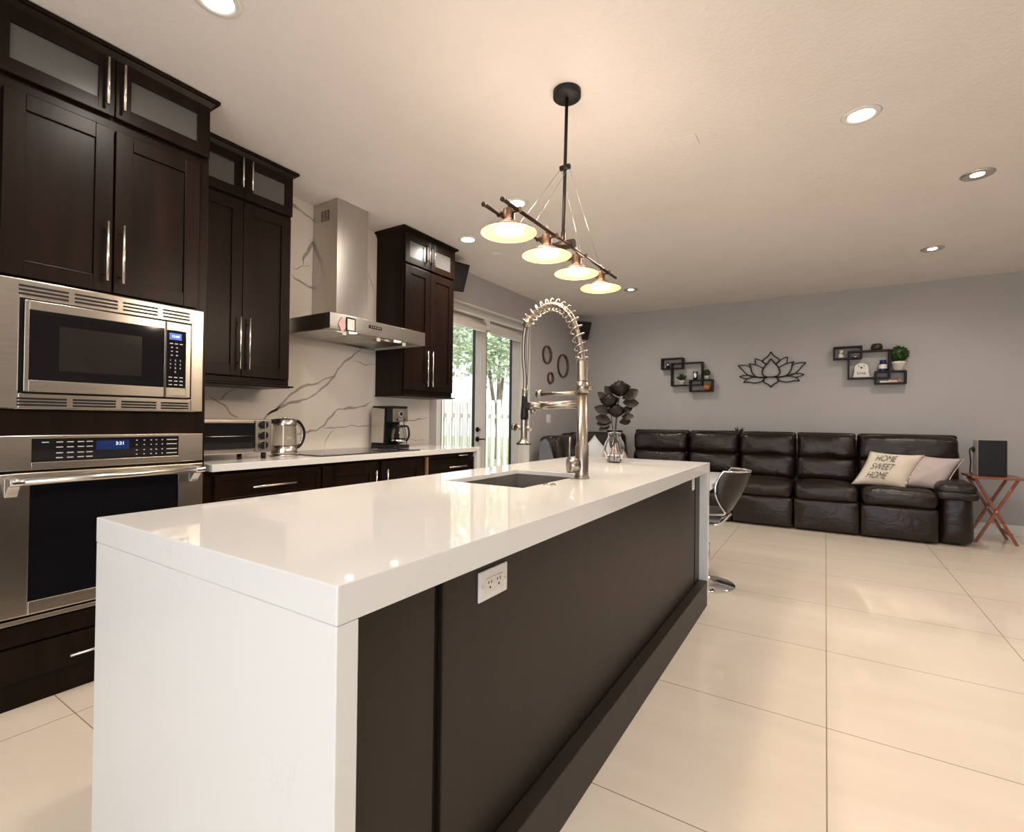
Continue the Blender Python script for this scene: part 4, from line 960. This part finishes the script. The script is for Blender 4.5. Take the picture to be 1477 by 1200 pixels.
sh = M().grid(lambda u, v: sti(v, 2*u-1), 20, 30)
so_ = T.part('shell', sh, STOOLB); md = so_.modifiers.new('thick', 'SOLIDIFY'); md.thickness = .014; md.offset = 0
rim = [sti(t/30, -1) for t in range(30)]+[sti(1, -1+2*i/20) for i in range(20)]+[sti(1-t/30, 1) for t in range(30)]+[sti(0, 1-2*i/20) for i in range(20)]
T.part('chrome_rim', M().tube(rim, .008, 8, True), CHROME)
lp = smooth_path([(-.74, sy_-.15, .462), (-.64, sy_-.155, .47), (-.59, sy_-.10, .505), (-.575, sy_, .53), (-.59, sy_+.10, .505), (-.64, sy_+.155, .47), (-.74, sy_+.15, .462), (-.90, sy_+.12, .46), (-.90, sy_-.12, .46)], 8)
T.part('support_loop', M().tube(lp, .009, 10), CHROME)
T.part('seat_plate', M().box(sx_-.09, sx_+.09, sy_-.16, sy_+.16, .462, .474), CHROME, bevel=.003)

# ================================================================== BACK WALL ITEMS
def tri(mm, P, w_): 
    """flat iron strip following P=(x,z) points, 8 mm deep"""
    n = len(P); L = []; Rr = []
    for i in range(n):
        d = Vector((P[min(i+1, n-1)][0]-P[max(i-1, 0)][0], P[min(i+1, n-1)][1]-P[max(i-1, 0)][1])).normalized(); nn = Vector((-d.y, d.x))*w_/2
        L.append((P[i][0]+nn.x, P[i][1]+nn.y)); Rr.append((P[i][0]-nn.x, P[i][1]-nn.y))
    for i in range(n-1):
        a = [L[i], L[i+1], Rr[i+1], Rr[i]]; mm.prism(a, YB-.022, YB-.010, 'y')
LX, LZ, S = -.612, 1.652, .00066
lot = M()
def lotus(pts, wd=.014, mir=True):
    for sg in ((1, -1) if mir else (1,)):
        sp3 = smooth_path([(sg*a*S, b*S*1.045, 0) for a, b in pts], 8)
        tri(lot, [(LX+p.x, LZ+p.y) for p in sp3], wd)
lotus([(0, 555), (60, 475), (130, 385), (158, 300), (130, 235), (70, 207), (0, 202)], .019)
lotus([(0, 690), (50, 610), (120, 555), (150, 525), (135, 490), (85, 450)], .016)
lotus([(85, 452), (150, 505), (220, 550), (290, 572)], .013); lotus([(290, 572), (283, 510), (280, 452)], .013)
lotus([(148, 385), (210, 420), (280, 452), (340, 465), (405, 480)], .013)
lotus([(405, 480), (375, 440), (365, 380), (345, 310), (300, 245), (240, 212), (170, 200), (80, 205)], .017)
lotus([(375, 410), (430, 440), (510, 455), (605, 452)], .012); lotus([(605, 448), (540, 385), (470, 300), (390, 240), (280, 225)], .014)
lotus([(575, 232), (500, 252), (420, 255), (340, 240)], .012); lotus([(575, 230), (510, 200), (425, 185)], .012)
lotus([(500, 115), (440, 175), (350, 205), (240, 208), (130, 190)], .013); lotus([(500, 117), (400, 118), (290, 100), (190, 115), (115, 155)], .015)
lotus([(0, 10), (45, 60), (115, 100), (132, 140), (105, 185), (60, 205)], .018)
T = Thing('lotus_wall_art', 'black iron lotus flower outline hung between the two wall shelves', 'wall art', (LX, YB, LZ))
T.part('outline', lot, IRON)
T.part('hanger', M().cyl((LX, YB-.011, LZ+.46), (LX, YB, LZ+.46), .006, n=10).cyl((LX, YB-.011, LZ+.02), (LX, YB, LZ+.02), .006, n=10), IRON)

def cube_shelf(label, boxes):
    c = boxes[1]; T = Thing('cube_shelf', label, 'shelf', ((c[0]+c[1])/2, YB, c[2]), 'interlocking wall shelves')
    for k, (x0, x1, z0, z1) in enumerate(boxes):
        mm = M(); t = .018; y0 = YB-.115 if k != 1 else YB-.105
        mm.box(x0, x1, y0, YB-.001, z0, z0+t).box(x0, x1, y0, YB-.001, z1-t, z1).box(x0, x0+t, y0, YB-.001, z0+t, z1-t).box(x1-t, x1, y0, YB-.001, z0+t, z1-t)
        T.part(['small_box', 'large_box', 'small_box'][k], mm, DRKSH, bevel=.0015)
    return T
cube_shelf('black interlocking wall shelf nearer the round mirrors', [(-2.032, -1.722, 1.945, 2.108), (-1.893, -1.457, 1.700, 2.035), (-1.634, -1.321, 1.612, 1.785)])
cube_shelf('black interlocking wall shelf holding the topiary', [(.079, .371, 1.972, 2.130), (.228, .643, 1.727, 2.070), (.495, .793, 1.657, 1.815)])
yS = YB-.065
def plant(label, x, z, r, h, pot_h, pot_r, ball, seed):
    rnd = random.Random(seed); T = Thing('potted_plant', label, 'plant', (x, yS, z), 'small plants on the wall shelves')
    T.part('pot', M().lathe([(.001, 0), (pot_r*.75, 0), (pot_r*.95, pot_h*.78), (pot_r, pot_h*.8), (pot_r, pot_h), (pot_r*.85, pot_h), (.001, pot_h*.9)], (x, yS, z), 24), CERW)
    mm = M(); c = Vector((x, yS, z+pot_h+(r*.95 if ball else 0)))
    for k in range(420 if ball else 60):
        d = Vector((rnd.gauss(0, 1), rnd.gauss(0, 1), rnd.gauss(0, 1))).normalized()
        if ball:
            p = c+d*r*rnd.uniform(.75, 1.0); a = Vector((rnd.uniform(-1, 1), rnd.uniform(-1, 1), rnd.uniform(-1, 1))).normalized(); b = a.orthogonal().normalized(); q = r*.2
            mm.add([p-a*q, p+b*q*.6, p+a*q, p-b*q*.6], [(0, 1, 2, 3)])
        else:
            d.z = abs(d.z)+.5; d.y *= .6; d.normalize(); L = h*rnd.uniform(.6, 1); sd = d.orthogonal().normalized()*.009; p = c
            mm.add([p, p+d*L*.5+sd, p+d*L, p+d*L*.5-sd], [(0, 1, 2, 3)])
    if ball: mm.ball(c, r*.8, 14).cyl((x, yS, z+pot_h*.8), c, .006, n=8)
    T.part('foliage', mm, GREEN)
plant('spiky green plant in a white pot inside the shelf nearer the mirrors', -1.746, 1.718, .07, .12, .06, .042, False, 2)
plant('tiny green plant in a pale pot on top of the lowest box', -1.405, 1.785, .045, .1, .05, .034, True, 5)
plant('round topiary ball in a white pot on the shelf top', .722, 1.815, .095, .1, .105, .068, True, 8)
T = Thing('steel_cup', 'shiny steel tumbler in the shelf nearer the round mirrors', 'cup', (-1.56, yS, 1.785))
T.part('cup', M().lathe([(.001, 0), (.030, 0), (.037, .115), (.034, .115), (.028, .004), (.001, .004)], (-1.56, yS, 1.785), 28), CHROME)
T = Thing('snow_globe', 'small dark ornament in the uppermost box nearer the mirrors', 'ornament', (-1.945, yS, 1.963))
T.part('stand', M().lathe([(.001, 0), (.03, 0), (.026, .03), (.001, .03)], (-1.945, yS, 1.963), 20), BLACK); T.part('dome', M().ball((-1.945, yS, 1.963+.055), .030, 16), CHROME)
T = Thing('pumpkin_ornament', 'orange lumpy ornament in the lowest box of the shelf nearer the mirrors', 'ornament', (-1.405, yS, 1.630))
pk = M()
for k in range(7): pk.ball((-1.40+.026*math.cos(k*.9), yS+.026*math.sin(k*.9), 1.630+.042), .032, 12, (1, 1, 1.25))
T.part('body', pk, ORANGE); T.part('stem', M().cyl((-1.40, yS, 1.700), (-1.395, yS, 1.722), .006, n=8), BROWNB)
T = Thing('stone_ornament', 'small grey pebble ornament beside the orange one', 'ornament', (-1.53, yS, 1.630))
T.part('stone', M().ball((-1.53, yS, 1.630+.017), .022, 14, (1.7, 1, .8)), mat('grey_stone', (.20, .20, .21), .6))
T = Thing('white_figurine', 'small white dancing figurine in the box beside the lotus', 'ornament', (.155, yS, 1.990))
T.part('body', M().lathe([(.001, 0), (.030, 0), (.033, .02), (.022, .05), (.018, .06), (.001, .062)], (.155, yS, 1.990), 20), CERW)
T.part('head', M().ball((.160, yS, 1.990+.078), .021, 14).ball((.147, yS, 1.990+.100), .009, 8).ball((.176, yS, 1.990+.098), .009, 8), CERW)
T = Thing('silver_ornament', 'small silver ornament in the overlap of the upper box', 'ornament', (.305, yS, 1.990))
T.part('body', M().ball((.300, yS, 2.002), .014, 12, (1.6, 1, .8)).ball((.325, yS, 2.006), .011, 10).cyl((.285, yS, 2.0), (.275, yS, 2.03), .004, n=8), NICKEL)
T = Thing('clay_bowl', 'dark brown lumpy bowl on top of the shelf', 'bowl', (.515, yS, 2.070))
T.part('bowl', M().lathe([(.001, 0), (.045, 0), (.058, .02), (.055, .055), (.045, .072), (.035, .068), (.001, .06)], (.515, yS, 2.070), 26), BROWNB)
T = Thing('plaque', 'cream rounded plaque with two eyes and a nose', 'ornament', (.365, yS, 1.745))
pl_ = [(-.085, 0), (-.072, .06), (-.070, .12)]+[(-.070*math.cos(a), .12+.055*math.sin(a)) for a in [PI*k/12 for k in range(1, 12)]]+[(.070, .12), (.072, .06), (.085, 0), (.06, .008), (.03, 0), (0, .008), (-.03, 0), (-.06, .008)]
T.part('board', M().prism([(.365+a, 1.745+b) for a, b in pl_], yS-.006, yS+.006, 'y'), CERW, bevel=.002)
T.part('face', M().cyl((.365, yS-.010, 1.865), (.365, yS-.006, 1.865), .011, n=14).cyl((.338, yS-.008, 1.886), (.338, yS-.006, 1.886), .006, n=10).cyl((.392, yS-.008, 1.886), (.392, yS-.006, 1.886), .006, n=10), INK)
T.part('lettering', text_mesh('love', .055, .0006).xf(Matrix.Translation((.365, yS-.0075, 1.80)) @ Matrix.Rotation(PI/2, 4, 'X')), BROWNB)
T = Thing('vitamin_bottle', 'navy blue bottle with a pale label standing in the shelf', 'bottle', (.573, yS, 1.815))
T.part('bottle', M().lathe([(.001, 0), (.040, 0), (.041, .01), (.041, .085), (.032, .098), (.028, .100)], (.573, yS, 1.815), 28), BLUEB)
T.part('cap', M().lathe([(.031, .098), (.031, .130), (.001, .131)], (.573, yS, 1.815), 24), BLUEB)
T.part('label', M().lathe([(.0416, .028), (.0416, .078)], (.573, yS, 1.815), 28), CERW)
for k, (x, lb) in enumerate(((.585, 'pale flat keepsake lying in the lowest box under the bottle'), (.67, 'pink keepsake lying in the lowest box under the topiary'))):
    T = Thing('keepsake', lb, 'ornament', (x, yS, 1.675), 'keepsakes in the lowest box')
    T.part('body', M().rbox((x, yS, 1.675+.012+.004*k), (.045, .025, .012+.004*k), .008, 6), PINKT if k else CERW)
T = Thing('wood_horse', 'tiny tan wooden figure in the lowest box under the topiary', 'ornament', (.735, yS, 1.675))
T.part('body', M().box(.722, .752, yS-.01, yS+.01, 1.690, 1.712).box(.722, .730, yS-.01, yS+.01, 1.675, 1.69).box(.744, .752, yS-.01, yS+.01, 1.675, 1.69).box(.716, .726, yS-.008, yS+.008, 1.705, 1.74), mat('tan_wood', (.42, .30, .18), .5), bevel=.003)
